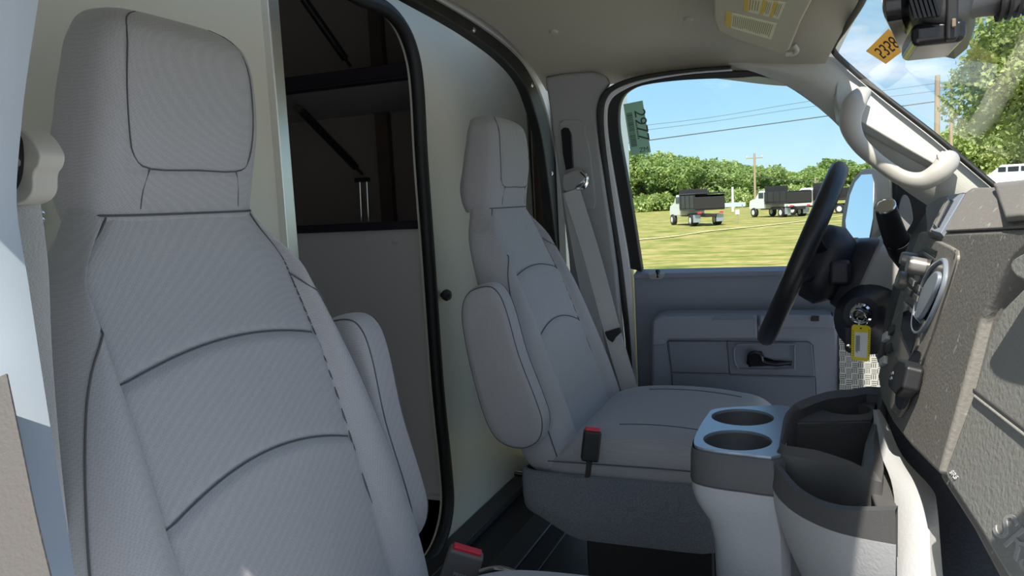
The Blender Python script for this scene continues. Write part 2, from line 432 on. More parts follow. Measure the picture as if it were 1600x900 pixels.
# partition -----------------------------------------------------------------
PW = PX(-.93)
open_edge = [(500, -40), (560, -4), (600, 12), (628, 42), (645, 85), (653, 140), (659, 250), (670, 400), (684, 600), (697, 730), (700, 790), (690, 840), (668, 880), (630, 925)]
oe = smooth_path([PW.hit(a, b) for a, b in open_edge], 5)
right_edge = [PW.hit(830, 745), PW.hit(838, 700)]
outl = oe + [Vector((-.93, 1.5, FLOOR)), Vector((-.93, 2.56, FLOOR)), Vector((-.93, 2.53, .0)), Vector((-.93, 2.50, .60)), Vector((-.93, 2.30, .85)), Vector((-.93, 1.3, .85))]
# the two corner points of the opening curve run to the left edge
V, Fc = g_prism(outl, (-.025, 0, 0)); wr = struct(mk('wall_rear', V, Fc, 'wall', bevel=.001))
tr = tube('opening_seal', [PW.hit(a, b, .004) for a, b in open_edge], .0165, 'rubber', None, 5, n=10)
tr.name = 'trim_4'; struct(tr)
# left sliding door leaf with bright edge
sl = empty('sliding_door', (-.905, .7, FLOOR)); tag(sl, 'cream painted sliding partition door leaf with bright metal edge behind the passenger seat', 'door')
e0 = PW.hit(405, 0, .02); e1 = PW.hit(440, 350, .02)
y0 = (e0.y+e1.y)/2-.004
V, Fc = g_box((-.912, (y0-.2)/2+.1, -.02), (.022, y0+.2-.2, 1.74)); mk('door_panel', V, Fc, 'wall', sl, bevel=.002)
V, Fc = g_box((-.905, y0+.006, -.02), (.040, .030, 1.74)); mk('edge_strip', V, Fc, 'alu', sl, bevel=.003)
parts = []
for (a, b) in [(62, 276), (64, 333), (64, 343), (63, 356), (62, 378), (61, 400)]:
    p = W(a, b, x=-.899); parts.append(g_lathe([(.0045, -.004), (.0045, .001), (.003, .003), (.0003, .0035)], p, (1, 0, 0), 10))
V, Fc = join_geo(parts); mk('rivet_row', V, Fc, 'chrome', sl)
# round pull knob by the seal
lathe('pull_knob', [(.006, 0), (.006, .006), (.013, .008), (.016, .016), (.013, .024), (.005, .028), (.0003, .029)], W(690, 461, x=-.928), (1, -.15, 0), 'black', wr, 18)
# slide track at the top
tk = empty('door_track', (-.92, 1.6, .49)); tag(tk, 'double rail sliding door track along the top of the partition', 'track')
box('rail', (-.915, 1.2, .512), (.012, 1.38, .010), 'bar', tk, .002); box('rail', (-.895, 1.22, .530), (.016, 1.45, .016), 'bar', tk, .003)
box('track_housing', (-.922, 1.2, .545), (.012, 1.5, .05), 'wall', tk, .003)

# body opening of the cab: black riveted rubber trim and white flange
PB = PX(-.72)
trim_c = [(560, -60), (640, -12), (700, 22), (745, 50), (790, 84), (820, 118), (840, 160), (855, 215), (866, 290), (875, 360), (883, 420), (893, 520), (900, 640), (903, 760)]
fl_in = [(575, -75), (650, -22), (706, 12), (752, 40), (797, 73), (828, 110), (849, 155), (864, 212), (875, 288), (883, 358), (890, 418), (899, 520), (906, 640), (908, 760)]
fl_out = [(660, -90), (730, -35), (772, -5), (806, 22), (838, 60), (852, 105), (862, 150), (872, 212), (884, 288), (892, 358), (898, 418), (905, 520), (911, 640), (913, 760)]
o = band('body_flange', fl_out, fl_in, PB, .03, 'wallw'); o.name = 'trim_5'; struct(o)
ot = [(a+10 if i > 6 else a+7, b-12 if i < 6 else b-2) for i, (a, b) in enumerate(trim_c)]
o = band('edge_trim', [(a+5, b-9) if i < 6 else (a+8, b-1) for i, (a, b) in enumerate(trim_c)], [(a-4, b+7) if i < 6 else (a-8, b+2) for i, (a, b) in enumerate(trim_c)], PB, .028, 'rubber', off=.008, bevel=.005)
o.name = 'trim_6'; struct(o)
for i, (a, b) in enumerate([(740, 47), (831, 133), (862, 271), (876, 382)]):
    o = lathe('rivet', [(.006, -.004), (.006, .001), (.004, .0035), (.0004, .0045)], W(a, b, x=-.71), (1, 0, 0), 'chrome', None, 12); tag(o, ('topmost', 'second highest', 'third highest', 'lowest')[i]+' small steel rivet in the black edge trim of the cab opening', 'rivet', 'rivets in the black edge trim')
for i, (a, b) in enumerate([(748, 7), (824, 62)]):
    o = lathe('bolt', [(.009, -.003), (.009, .001), (.006, .002), (.006, .006), (.0004, .007)], W(a, b, x=-.717), (1, 0, 0), 'chrome', None, 12); tag(o, ('upper left', 'lower right')[i]+' of two bolt heads in the white flange above the black edge trim', 'bolt', 'bolts in the white flange')
# box body seen past the partition's end: brown boards
bd = empty('cargo_side_boards', (-1.0, 2.6, FLOOR)); tag(bd, 'dark brown wooden boards seen between partition end and black edge trim', 'boards')
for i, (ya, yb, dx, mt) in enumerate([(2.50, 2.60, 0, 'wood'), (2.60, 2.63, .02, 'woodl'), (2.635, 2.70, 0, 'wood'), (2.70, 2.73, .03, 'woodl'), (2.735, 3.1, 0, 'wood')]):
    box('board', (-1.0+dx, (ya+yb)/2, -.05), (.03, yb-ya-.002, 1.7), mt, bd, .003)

for nm, c_, s_ in (('wall_side_right', (-.86, .14, .0), (.24, .03, 1.9)), ('wall_side_left', (-.86, 2.98, .0), (.30, .03, 1.9)), ('wall_front_left', (-.70, 2.57, .0), (.02, .85, 1.9)), ('ceiling_rear', (-.84, 1.5, .86), (.30, 3.0, .03))):
    V, Fc = g_box(c_, s_); struct(mk(nm, V, Fc, 'wallw'))
# cargo room behind ---------------------------------------------------------
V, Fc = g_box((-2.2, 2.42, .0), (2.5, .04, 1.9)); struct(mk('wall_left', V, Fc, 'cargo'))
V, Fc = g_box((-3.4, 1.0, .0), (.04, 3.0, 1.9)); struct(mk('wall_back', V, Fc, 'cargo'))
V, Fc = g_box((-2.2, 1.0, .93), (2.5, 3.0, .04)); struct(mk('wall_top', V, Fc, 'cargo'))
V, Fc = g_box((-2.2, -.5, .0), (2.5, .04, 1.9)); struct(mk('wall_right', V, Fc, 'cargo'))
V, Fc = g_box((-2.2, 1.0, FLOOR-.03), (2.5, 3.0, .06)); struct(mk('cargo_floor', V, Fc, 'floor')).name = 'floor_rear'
def shelf(z, zt, name_label, under='shelf'):
    s = empty('storage_shelf', (-1.9, 2.1, z)); tag(s, name_label, 'shelf')
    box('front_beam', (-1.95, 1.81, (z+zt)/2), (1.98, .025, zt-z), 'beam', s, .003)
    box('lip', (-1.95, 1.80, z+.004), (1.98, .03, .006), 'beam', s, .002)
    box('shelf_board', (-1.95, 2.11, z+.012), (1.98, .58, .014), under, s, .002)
    return s
shelf(.337, .381, 'upper dark edged storage shelf on the cargo wall')
box('x', (-1.42, 2.385, .33), (.05, .03, 1.1), 'wood', None, .003).name = 'wall_post'
tag(bpy.data.objects['wall_post'], 'dark wooden upright on the cargo wall behind the shelves', 'post')
# lower bin
lb = empty('storage_bin', (-1.9, 2.1, FLOOR)); tag(lb, 'light grey faced lower storage cabinet with dark top edge', 'cabinet')
box('top_edge', (-1.95, 1.81, -.040), (1.98, .03, .022), 'beam', lb, .003)
box('front_panel', (-1.95, 1.815, -.415), (1.98, .02, .73), 'binp', lb, .002)
box('bin_floor', (-1.95, 2.11, -.10), (1.98, .57, .012), 'cargo', lb, .002)
box('kick_ledge', (-1.95, 1.805, -.785), (1.98, .04, .012), 'binp', lb, .003)
for a, b in ((617, 376), (683, 643)):
    lathe('snap_button', [(.010, -.002), (.010, .003), (.006, .004), (.006, .007), (.0004, .008)], W(a, b, y=1.804), (0, -1, 0), 'lens', lb, 16)
def strut(a, b, label):
    s = empty('shelf_strut', a); tag(s, label, 'strut', None)
    a = Vector(a); b = Vector(b); mid = a+(b-a)*.88
    tube('arm', [a, mid], .012, 'black', s, 0, n=8); tube('rod', [mid, b], .005, 'black', s, 0, n=8)
    lathe('pivot', [(.012, -.01), (.012, .01)], a, (0, 1, 0), 'chrome', s, 12)
strut(W(468, 170, y=1.9), W(566, 272, y=2.2), 'black folding strut under the upper shelf')
strut(W(472, -5, y=1.9), W(548, 104, y=2.05), 'black folding strut above the upper shelf')
lt = empty('support_rods', W(567, 345, y=2.2)); tag(lt, 'pair of bright upright metal rods on the lower storage cabinet', 'rods')
for px in (562, 573): tube('rod', [W(px, 281, y=2.2), W(px+3, 346, y=2.2)], .0045, 'chrome', lt, 0, n=8)
box('rod_bracket', W(566, 281, y=2.2), (.05, .02, .015), 'black', lt, .002)

# ================================================================== driver's side wall
def dy(z): return 2.10-.18*(z+.2)
PD = Plane((0, dy(-.2), -.2), (1, dy(-.2), -.2), (0, dy(.3), .3))
def PDo(o): return Plane((0, dy(-.2)+o, -.2), (1, dy(-.2)+o, -.2), (0, dy(.3)+o, .3))
# B pillar trim
bp_ = [(851, 121), (880, 115), (925, 112), (945, 118), (952, 130), (938, 150), (931, 175), (936, 230), (948, 320), (962, 420), (972, 520), (980, 600), (985, 700), (900, 700), (896, 520), (888, 400), (872, 270), (860, 180)]
PBP = Plane(W(860, 180, y=1.99), W(985, 600, y=2.06), W(945, 118, y=1.985))
o = ppoly('pillar_trim', bp_, PBP, .03, 'trimg', None, .008, seg=3); o.name = 'trim_7'; struct(o)
o = ppoly('belt_slot_panel', [(874, 192), (880, 187), (905, 187), (914, 195), (922, 240), (931, 315), (928, 326), (908, 330), (893, 322), (885, 290)], PBP, .02, 'trimg', None, .003, off=.006); o.name = 'trim_8'; struct(o)
sbt = empty('seat_belt', W(898, 285, y=1.97)); tag(sbt, 'grey driver seat belt hanging from ring on the pillar beside the driver seat', 'seat belt')
ppoly('height_slot', [(876, 203), (881, 199), (888, 200), (893, 210), (896, 262), (884, 266), (879, 240)], PBP, .006, 'blackgl', sbt, .002, off=.011)
lathe('ring_bolt', [(.022, 0), (.022, .008), (.016, .012), (.0005, .013)], W(904, 279, y=1.985), (.1, -1, 0), 'chrome', sbt, 20)
V, Fc = g_tube(smooth_path([W(a, b, y=1.955) for a, b in [(908, 268), (917, 278), (913, 292), (902, 296)]], 5), .005, 8); mk('ring', V, Fc, 'chrome', sbt)
hd = [W(a, b, y=1.955) for a, b in [(880, 276), (886, 271), (900, 266), (912, 268), (910, 280), (900, 288), (890, 298), (880, 296)]]
V, Fc = g_prism(smooth_path(hd, 4, True), (0, .022, 0)); mk('guide_cover', V, Fc, 'trimg', sbt, .008, 3)
def webbing(name, ctr, wd, mt, parent, face=(0.25, -1, 0), th=.002):
    rings = []
    P = smooth_path(ctr, 6)
    for i, p in enumerate(P):
        T = (P[min(i+1, len(P)-1)]-P[max(i-1, 0)]).normalized(); S = T.cross(Vector(face)).normalized()*wd/2; n = S.cross(T).normalized()*th
        rings.append([p-S, p+S, p+S+n, p-S+n])
    return loft(name, rings, mt, parent, bevel=.0005)
webbing('webbing', [W(893, 298, y=1.95), W(925, 400, y=1.95), W(956, 515, y=1.94), W(978, 590, y=1.93), W(992, 634, y=1.93)], .044, 'web', sbt)
webbing('webbing', [W(890, 300, y=1.98), W(908, 400, y=1.99), W(930, 520, y=2.0), W(950, 640, y=2.01)], .040, 'web', sbt)
cl = [W(a, b, y=1.93) for a, b in [(944, 519), (968, 512), (971, 519), (962, 527), (957, 536), (949, 530)]]
V, Fc = g_prism(cl, (0, .012, 0)); mk('belt_clip', V, Fc, 'black', sbt, .003)

# door frame: seals, white edge, glass
o_out = [(1000, 700), (985, 640), (975, 520), (962, 420), (948, 320), (936, 230), (932, 180), (938, 150), (958, 132), (1000, 118), (1070, 108), (1140, 103)]
o_in = [(1006, 700), (990, 640), (981, 520), (970, 420), (955, 320), (943, 230), (940, 182), (945, 155), (962, 139), (1002, 125), (1070, 114), (1142, 108)]
w_in = [(1010, 700), (997, 640), (990, 520), (984, 420), (967, 320), (952, 230), (948, 184), (952, 160), (967, 145), (1004, 129), (1070, 117), (1144, 111)]
b_in = [(1020, 700), (1012, 640), (1008, 520), (1003, 425), (985, 310), (969, 220), (966, 182), (970, 158), (984, 142), (1012, 132), (1072, 125), (1150, 122)]
o = band('door_seal', o_out, o_in, PDo(-.035), .03, 'rubber', bevel=.004); o.name = 'trim_9'; struct(o)
o = band('door_edge', o_in, w_in, PDo(-.01), .05, 'wdoor', bevel=.003); o.name = 'trim_10'; struct(o)
# ---- driver's door thing
dd = empty('door_1', (0, 2.12, -.7)); struct(dd)
band('window_seal', w_in[3:] + [(1200, 113), (1250, 135), (1310, 182), (1360, 235), (1400, 283)], b_in[3:] + [(1195, 121), (1240, 141), (1300, 186), (1350, 235), (1398, 290)], PDo(.0), .03, 'rubber', dd, bevel=.004)
glass_o = [(1002, 430), (985, 310), (967, 200), (966, 165), (975, 145), (1010, 131), (1100, 123), (1195, 121), (1240, 141), (1300, 186), (1350, 235), (1398, 290), (1402, 430)]
ppoly('window_glass', glass_o, PDo(.015), .004, 'glassd', dd, 0)
# upper door panel (sill to armrest), lower panel
ppoly('upper_panel', [(990, 431), (1400, 423), (1410, 700), (1000, 700)], PDo(-.01), .05, 'doorg', dd, .006, seg=3)
ppoly('sill_cap', [(990, 428), (1400, 420), (1400, 427), (990, 436)], PDo(-.02), .05, 'doorg', dd, .003)
# armrest block, raised
PA = Plane(W(1020, 500, y=2.035), W(1305, 495, y=2.035), W(1300, 640, y=2.055))
ppoly('armrest_panel', [(1018, 506), (1024, 495), (1040, 491), (1295, 491), (1306, 499), (1310, 520), (1312, 690), (1018, 690)], PA, .06, 'doorg', dd, .012, seg=4)
ppoly('armrest_pad', [(1020, 502), (1030, 494), (1182, 493), (1184, 530), (1044, 531), (1038, 540), (1018, 541)], PA, .02, 'doorg', dd, .006, off=.010, seg=3)
ppoly('armrest_pad', [(1186, 493), (1296, 492), (1306, 500), (1305, 514), (1186, 512)], PA, .02, 'doorg', dd, .005, off=.010, seg=3)
ppoly('grip_slot', [(1118, 494), (1176, 493), (1180, 499), (1112, 500)], PA, .004, 'doord', dd, .001, off=.0125)
ppoly('window_switch', [(1268, 494), (1280, 494), (1280, 502), (1267, 502)], PA, .008, 'blackgl', dd, .001, off=.014)
ppoly('map_pocket', [(1044, 536), (1046, 532), (1134, 533), (1139, 584), (1050, 582)], PA, .01, 'doord', dd, .002, off=.004)
ppoly('handle_bezel', [(1136, 533), (1264, 534), (1269, 538), (1273, 589), (1140, 584)], PA, .01, 'doord', dd, .002, off=.004)
ppoly('lower_pocket', [(1049, 584), (1273, 591), (1275, 640), (1052, 640)], PA, .01, 'doord', dd, .002, off=.003)
for ln in ([(1043, 533), (1135, 533), (1140, 584), (1049, 582), (1043, 540), (1043, 533)], [(1135, 533), (1262, 534), (1270, 539), (1274, 589), (1140, 585)], [(1050, 584), (1052, 640)], [(1274, 590), (1276, 640)], [(1184, 493), (1184, 531)]):
    tube('panel_gap', [PA.hit(a, b, .0145 if ln[0][0] == 1184 else .0135) for a, b in ln], .0011, 'ink', dd, 0, n=6)
# handle recess and lever
V, Fc = g_tube(smooth_path([PA.hit(a, b, .013) for a, b in [(1150, 540), (1166, 538), (1236, 538), (1241, 544), (1241, 572), (1234, 577), (1165, 578), (1152, 574), (1147, 556)]], 4, True), .0025, 8, True); mk('recess_rim', V, Fc, 'doord', dd)
ppoly('recess', [(1168, 553), (1172, 550), (1190, 549), (1195, 558), (1210, 563), (1238, 565), (1236, 571), (1172, 573), (1166, 568)], PA, .004, 'blackgl', dd, .001, off=.009)
tube('handle', [PA.hit(a, b, c) for a, b, c in [(1172, 572, .010), (1171, 556, .022), (1180, 551, .024), (1189, 556, .024), (1193, 566, .024), (1215, 569, .024), (1236, 567, .018)]], [.004, .006, .006, .006, .006, .0055, .003], 'blackgl', dd, 5, n=10)
ppoly('lock_base', [(1012, 429), (1038, 428), (1034, 437), (1016, 437)], PDo(-.045), .02, 'trimg', dd, .002)
lathe('lock_knob', [(.004, 0), (.004, .012), (.006, .016), (.005, .022), (.0005, .024)], W(1028, 434, y=2.06), (0, 0, 1), 'blackgl', dd, 12)
parts = []
for i, (a, b) in enumerate([(1062, 605), (1078, 606), (1094, 607), (1110, 608), (1128, 609)]):
    parts.append(g_tube(smooth_path([PA.hit(a-4, b-2, .0045), PA.hit(a+8, b-2, .0045), PA.hit(a+8, b+3, .0045), PA.hit(a-4, b+3, .0045)], 3, True), .0009, 5, True))
V, Fc = join_geo(parts); mk('embossed_marks', V, Fc, 'doorg', dd)
# sticker in the rear top corner of the window (seen from behind, so mirrored)
st = empty('window_sticker', (0, 0, 0)); tag(st, 'grey green barcode sticker in rear top corner of the driver window', 'sticker')
PS = PDo(.012)
sq = [(974, 163), (1004, 157), (1017, 238), (986, 243)]
ppoly('sheet', sq, PS, .0006, 'stickg', st, 0)
def lerp2(u, v): # on the sticker, u across, v down
    a = [sq[0][i]+(sq[1][i]-sq[0][i])*u for i in (0, 1)]; b = [sq[3][i]+(sq[2][i]-sq[3][i])*u for i in (0, 1)]
    return (a[0]+(b[0]-a[0])*v, a[1]+(b[1]-a[1])*v)
M['inks'] = mat('faded sticker print', (.07, .085, .07), .7)
parts = []
random.seed(3); v = .18
while v < .84:
    h = random.choice((.006, .010, .016)); P4 = [lerp2(.08, v), lerp2(.38, v), lerp2(.38, v+h), lerp2(.08, v+h)]
    parts.append(g_prism([PS.hit(a, b, .0004) for a, b in P4], PS.n*.0002)); v += h+random.choice((.006, .010))
for i in range(11):
    v = .34+i*.035; P4 = [lerp2(.46, v), lerp2(.54, v), lerp2(.54, v+.02), lerp2(.46, v+.02)]; parts.append(g_prism([PS.hit(a, b, .0004) for a, b in P4], PS.n*.0002))
o_ = PS.hit(*lerp2(.74, .46), .0006); xd = PS.hit(*lerp2(.74, .6), 0)-PS.hit(*lerp2(.74, .3), 0); yd = PS.hit(*lerp2(1, .5), 0)-PS.hit(*lerp2(0, .5), 0)
parts.append(text_geo('2977', .042, o_, xd, yd, .0002))
o_ = PS.hit(*lerp2(.68, .93), .0006)
parts.append(text_geo('ZM', .018, o_, xd.cross(Vector((0, 1, 0))), -xd, .0002))
V, Fc = join_geo(parts); mk('print', V, Fc, 'inks', st, smooth=False)

# kick panel grille by the driver's feet
o = ppoly('kick_grille', [(1310, 470), (1400, 470), (1400, 640), (1312, 640)], PY(2.04), .02, 'weave', None, .001); tag(o, 'pale basket weave slotted grille panel in the driver footwell', 'grille')
# sail panel with tweeter, mirror
sp_ = empty('sail_panel', W(1430, 340, y=2.02)); tag(sp_, 'black triangular corner trim panel behind the shift lever by the driver window', 'panel')
PSl = PY(2.03)
ppoly('panel', [(1395, 270), (1420, 285), (1470, 300), (1500, 330), (1500, 450), (1400, 450)], PSl, .03, 'black', sp_, .004)
ppoly('frame_strip', [(1393, 255), (1401, 260), (1406, 430), (1397, 430)], PSl, .04, 'rubber', sp_, .003, off=.006)
ppoly('speaker_cover', [(1404, 330), (1408, 310), (1414, 304), (1421, 312), (1426, 335), (1425, 348), (1412, 368), (1406, 372)], PSl, .012, 'trimg', sp_, .003, off=.012, sm=3)

# A pillar
lowA = [(1133, 100), (1160, 108), (1190, 117), (1245, 143), (1300, 187), (1335, 225), (1372, 262), (1412, 296), (1450, 322), (1480, 345)]
upA = [(1134, 99), (1180, 95), (1240, 92), (1300, 89), (1330, 112), (1375, 150), (1415, 181), (1460, 216), (1510, 258), (1556, 297)]
yl = [2.0, 2.0, 2.0, 2.0, 1.995, 1.99, 1.985, 1.98, 1.975, 1.97]; yu = [1.995, 1.99, 1.99, 1.985, 1.985, 1.98, 1.97, 1.955, 1.94, 1.92]
A = smooth_path([W(a, b, y=y) for (a, b), y in zip(lowA, yl)], 4); B = smooth_path([W(a, b, y=y) for (a, b), y in zip(upA, yu)], 4)
rows = []
for a, b in zip(A, B):
    row = []
    for j in range(9):
        t = j/8; p = a.lerp(b, t); p = p+Vector((-.25, -.9, -.2)).normalized()*.022*math.sin(math.pi*t)*min(1, (b-a).length/.08); row.append(p)
    rows.append(row)
ap = loft('pillar_cover', rows, 'cream', None, closed=False, solid=0); ap.name = 'trim_11'; struct(ap)
tube('x', [W(a, b, y=y+.004) for (a, b), y in zip([(1352, -30), (1348, 0), (1325, 38), (1304, 68), (1304, 82), (1332, 109), (1377, 147), (1417, 178), (1462, 213), (1512, 255), (1558, 294)], [1.50, 1.60, 1.80, 1.92, 1.96, 1.965, 1.96, 1.95, 1.935, 1.92, 1.90])], .0065, 'rubber', None, 5).name = 'trim_12'
struct(bpy.data.objects['trim_12'])
gh = empty('grab_handle', W(1480, 250, y=1.87)); tag(gh, 'light beige grab handle on the driver side windshield pillar', 'handle')
tube('grip', [W(a, b, y=y) for a, b, y in [(1347, 146, 1.945), (1336, 160, 1.905), (1328, 190, 1.885), (1340, 222, 1.88), (1370, 251, 1.875), (1408, 277, 1.87), (1440, 283, 1.865), (1466, 270, 1.865), (1480, 254, 1.88), (1486, 248, 1.915)]], [.020, .026, .024, .018, .016, .017, .020, .022, .024, .020], 'handle', gh, 6, n=18, flat=.8)
Pg = Plane(W(1470, 240, y=1.866), W(1495, 250, y=1.866), W(1465, 262, y=1.846))
ppoly('cap', [(1464, 240), (1474, 234), (1484, 245), (1487, 251), (1474, 258), (1468, 253)], Pg, .008, 'handle', gh, .003, seg=3)
ppoly('base_plate', [(1308, 118), (1315, 111), (1326, 118), (1394, 177), (1462, 230), (1488, 252), (1490, 262), (1470, 262), (1400, 222), (1345, 190), (1312, 186), (1306, 150)], Plane(W(1312, 150, y=1.955), W(1400, 190, y=1.950), W(1480, 255, y=1.925)), .03, 'cream', gh, .004)

# windshield + passenger side shell (mirror of the driver's)
def glassp(u, v):          # u 0..1 across (passenger to driver), v 0..1 down
    y = .36+u*(1.97-.36); top = Vector((hx(y)+.005, y, cz(hx(y), y)-.005))
    yb = C+(y-C)*.80 if False else C+(y-C)*.86; bot = Vector((.86-.30*((y-C)/.75)**2, yb+0, -.075))
    return top.lerp(bot, v)
rows = [[glassp(i/24, j/12) for j in range(13)] for i in range(25)]
wg = loft('window_1', rows, 'glassw', None, closed=False); struct(wg)
tubeP = [Vector((p.x, 2*C-p.y, p.z)) for p in [W(1303, 82, y=1.99), W(1375, 150, y=1.99), W(1460, 216, y=1.97), W(1556, 297, y=1.95), W(1600, 330, y=1.94)]]
tube('x', tubeP, .035, 'cream', None, 4, n=12, flat=.7).name = 'trim_13'; struct(bpy.data.objects['trim_13'])

# ================================================================== headliner things
vs = empty('sun_visor', (-.1, 1.7, .34)); tag(vs, 'beige driver sun visor with yellow warning labels folded against the ceiling', 'sun visor')
PV = Plane(W(1115, 20, y=1.55), W(1225, 88, y=1.93), W(1268, 0, y=1.62))
PV = Plane(Vector((-.24, 1.6, .375)), Vector((-.24, 1.95, .325)), Vector((.02, 1.6, .335)))
ppoly('visor_body', [(1113, -60), (1114, 30), (1121, 48), (1150, 62), (1225, 86), (1234, 78), (1252, 35), (1275, -10), (1300, -60)], PV, .018, 'visor', vs, .006, seg=3)
ppoly('label', [(1134, 18), (1214, 37), (1205, 62), (1133, 41)], PV, .001, 'labelc', vs, 0, off=.0006)
ppoly('label', [(1163, -4), (1228, 4), (1217, 30), (1162, 17)], PV, .001, 'labelc', vs, 0, off=.0006)
for q in ([(1134, 18), (1144, 20.5), (1142, 43.5), (1133, 41)], [(1163, -4), (1170, -3), (1169, 18.5), (1162, 17)], [(1192, 0), (1199, 1), (1192, 24), (1186, 22.5)], [(1209, 2), (1216, 3), (1207, 27.5), (1202, 26.5)]):
    ppoly('label_stripe', q, PV, .001, 'labely', vs, 0, off=.0009)
def lines_on(q, n, u0, u1, pl, off, w_=.35, sub=1):
    parts = []
    def L2(u, v):
        a = [q[0][i]+(q[1][i]-q[0][i])*u for i in (0, 1)]; b = [q[3][i]+(q[2][i]-q[3][i])*u for i in (0, 1)]
        return (a[0]+(b[0]-a[0])*v, a[1]+(b[1]-a[1])*v)
    for i in range(n):
        u = u0+(u1-u0)*i/n; du = (u1-u0)/n*w_
        v1 = .9-random.random()*.12
        parts.append(g_prism([pl.hit(*c, off) for c in (L2(u, .12), L2(u+du, .12), L2(u+du, v1), L2(u, v1))], pl.n*.0002))
    return parts
random.seed(4)
pr = lines_on([(1134, 18), (1214, 37), (1205, 62), (1133, 41)], 20, .16, .96, PV, .0009) + lines_on([(1163, -4), (1228, 4), (1217, 30), (1162, 17)], 4, .14, .42, PV, .0009) + lines_on([(1163, -4), (1228, 4), (1217, 30), (1162, 17)], 3, .56, .70, PV, .0009)+lines_on([(1163, -4), (1228, 4), (1217, 30), (1162, 17)], 3, .82, .96, PV, .0009)
M['inkv'] = mat('faded label text', (.33, .29, .16), .8)
V, Fc = join_geo(pr[:20]); mk('label_text', V, Fc, 'inkv', vs, smooth=False)
V, Fc = join_geo(pr[20:]); mk('label_text', V, Fc, 'inkv', vs, smooth=False)
tube('visor_clip', [W(1228, 84, y=1.88), W(1240, 83, y=1.88), W(1245, 78, y=1.87), W(1240, 70, y=1.86)], .006, 'handle', vs, 4)
for (a, b, lab, r_) in ((1075, 30, 'round beige plug in the ceiling near the sun visor', .011), (865, 49, 'round pale clip in the ceiling above the driver belt pillar', .011)):
    r = Rv(a, b); t = .3/F
    for i in range(4000):
        t += .0004/F*1; t += .0; p = r*t
        t += .001/F
        if p.z >= cz(p.x, p.y): break
    o = lathe('ceiling_plug', [(r_, -.004), (r_, .002), (r_*.8, .005), (.0005, .006)], p, (0, -.2, -1), 'head', None, 18); tag(o, lab, 'plug')
# dark sheet put in for the shade in the gap at the headliner's rear edge
o = ppoly('gap_shade', [(846, 70), (862, 78), (878, 113), (856, 117)], PX(-.705), .02, 'bar', None, .003); tag(o, 'dark sheet painted as the shaded gap between headliner and pillar trim', 'dark patch')

# rear view mirror
rm = empty('rear_view_mirror', (.12, 1.165, .22)); tag(rm, 'black interior rear view mirror with camera housing hanging from the windshield', 'mirror')
def ringm(x, y0_, y1_, z0, z1, r_=.02, n=5):
    pts = []; z0 += .028; z1 += .028
    for cy, cz_, a0 in ((y1_-r_, z1-r_, 0), (y0_+r_, z1-r_, 90), (y0_+r_, z0+r_, 180), (y1_-r_, z0+r_, 270)):
        for k in range(n): a = R(a0+90*k/(n-1)); yy = cy+r_*math.cos(a); pts.append(Vector((x+(yy-.98)*.15, yy, cz_+r_*math.sin(a))))
    return pts
Y0, Y1 = .98, 1.30
loft('mirror_frame', [ringm(.066, Y0+.01, Y1-.01, .165, .255), ringm(.070, Y0, Y1, .157, .262), ringm(.085, Y0, Y1, .157, .262), ringm(.092, Y0+.008, Y1-.008, .163, .258)], 'blackgl', rm)
loft('mirror_glass', [ringm(.0645, Y0+.014, Y1-.014, .170, .250), ringm(.067, Y0+.014, Y1-.014, .170, .250)], 'mirror', rm)
loft('housing', [ringm(.091, Y0+.01, Y1-.02, .163, .262), ringm(.115, Y0+.012, Y1-.03, .150, .270), ringm(.135, Y0+.015, Y1-.05, .140, .262), ringm(.150, Y0+.03, Y1-.08, .148, .25), ringm(.158, Y0+.05, Y1-.1, .17, .24)], 'dark', rm, angle=50)
V, Fc = join_geo([g_box(W(1425+i*7, 10-i*1.0, y=.985), (.0028, .01, .03), Matrix.Rotation(R(-15), 3, 'Y')) for i in range(6)]); mk('vent_slots', V, Fc, 'black', rm)
box('socket', W(1486, 28, y=1.0), (.012, .02, .05), 'black', rm, .003)
box('wire_plug', W(1490, 36, y=.985), (.004, .006, .009), 'woodl', rm, .001)
box('camera_pod', (.125, 1.06, .168), (.055, .12, .025), 'blackgl', rm, .008, seg=3)
tube('stem', [W(1478, 20, y=1.02), W(1525, 5, y=1.05), W(1580, -10, y=1.08), W(1640, -40, y=1.12)], [.016, .016, .022, .024], 'dark', rm, 5, n=14)
for i in range(4): 
    p = W(1562+i*14, -2-i*3.2, y=1.065+i*.01); V, Fc = g_tube([p-Vector((.002, 0, 0)), p+Vector((.002, 0, 0))], .026, 14); mk('bellows_ring', V, Fc, 'black', rm)

# stickers on the windshield
def wplane(): 
    a = glassp(.8, .25); b = glassp(.95, .25); c = glassp(.85, .5); return Plane(a, b, c)
WP = wplane()
o = empty('windshield_sticker', WP.hit(1383, 75)); tag(o, 'orange yellow number sticker on the windshield below the mirror, seen from behind', 'sticker')
s4 = [(1388, 45), (1421, 72), (1384, 100), (1353, 80)]
ppoly('sheet', s4, WP, .0008, 'sticky', o, 0, off=.004)
cc = WP.hit(1385, 74, .0045); xd = WP.hit(1368, 90, 0)-WP.hit(1402, 60, 0); yd = WP.hit(1400, 90, 0)-WP.hit(1370, 60, 0)
V, Fc = text_geo('5358', .045, cc, WP.hit(1403, 60, 0)-WP.hit(1368, 88, 0), -yd if False else yd, .0003); mk('number', V, Fc, 'ink', o, smooth=False)

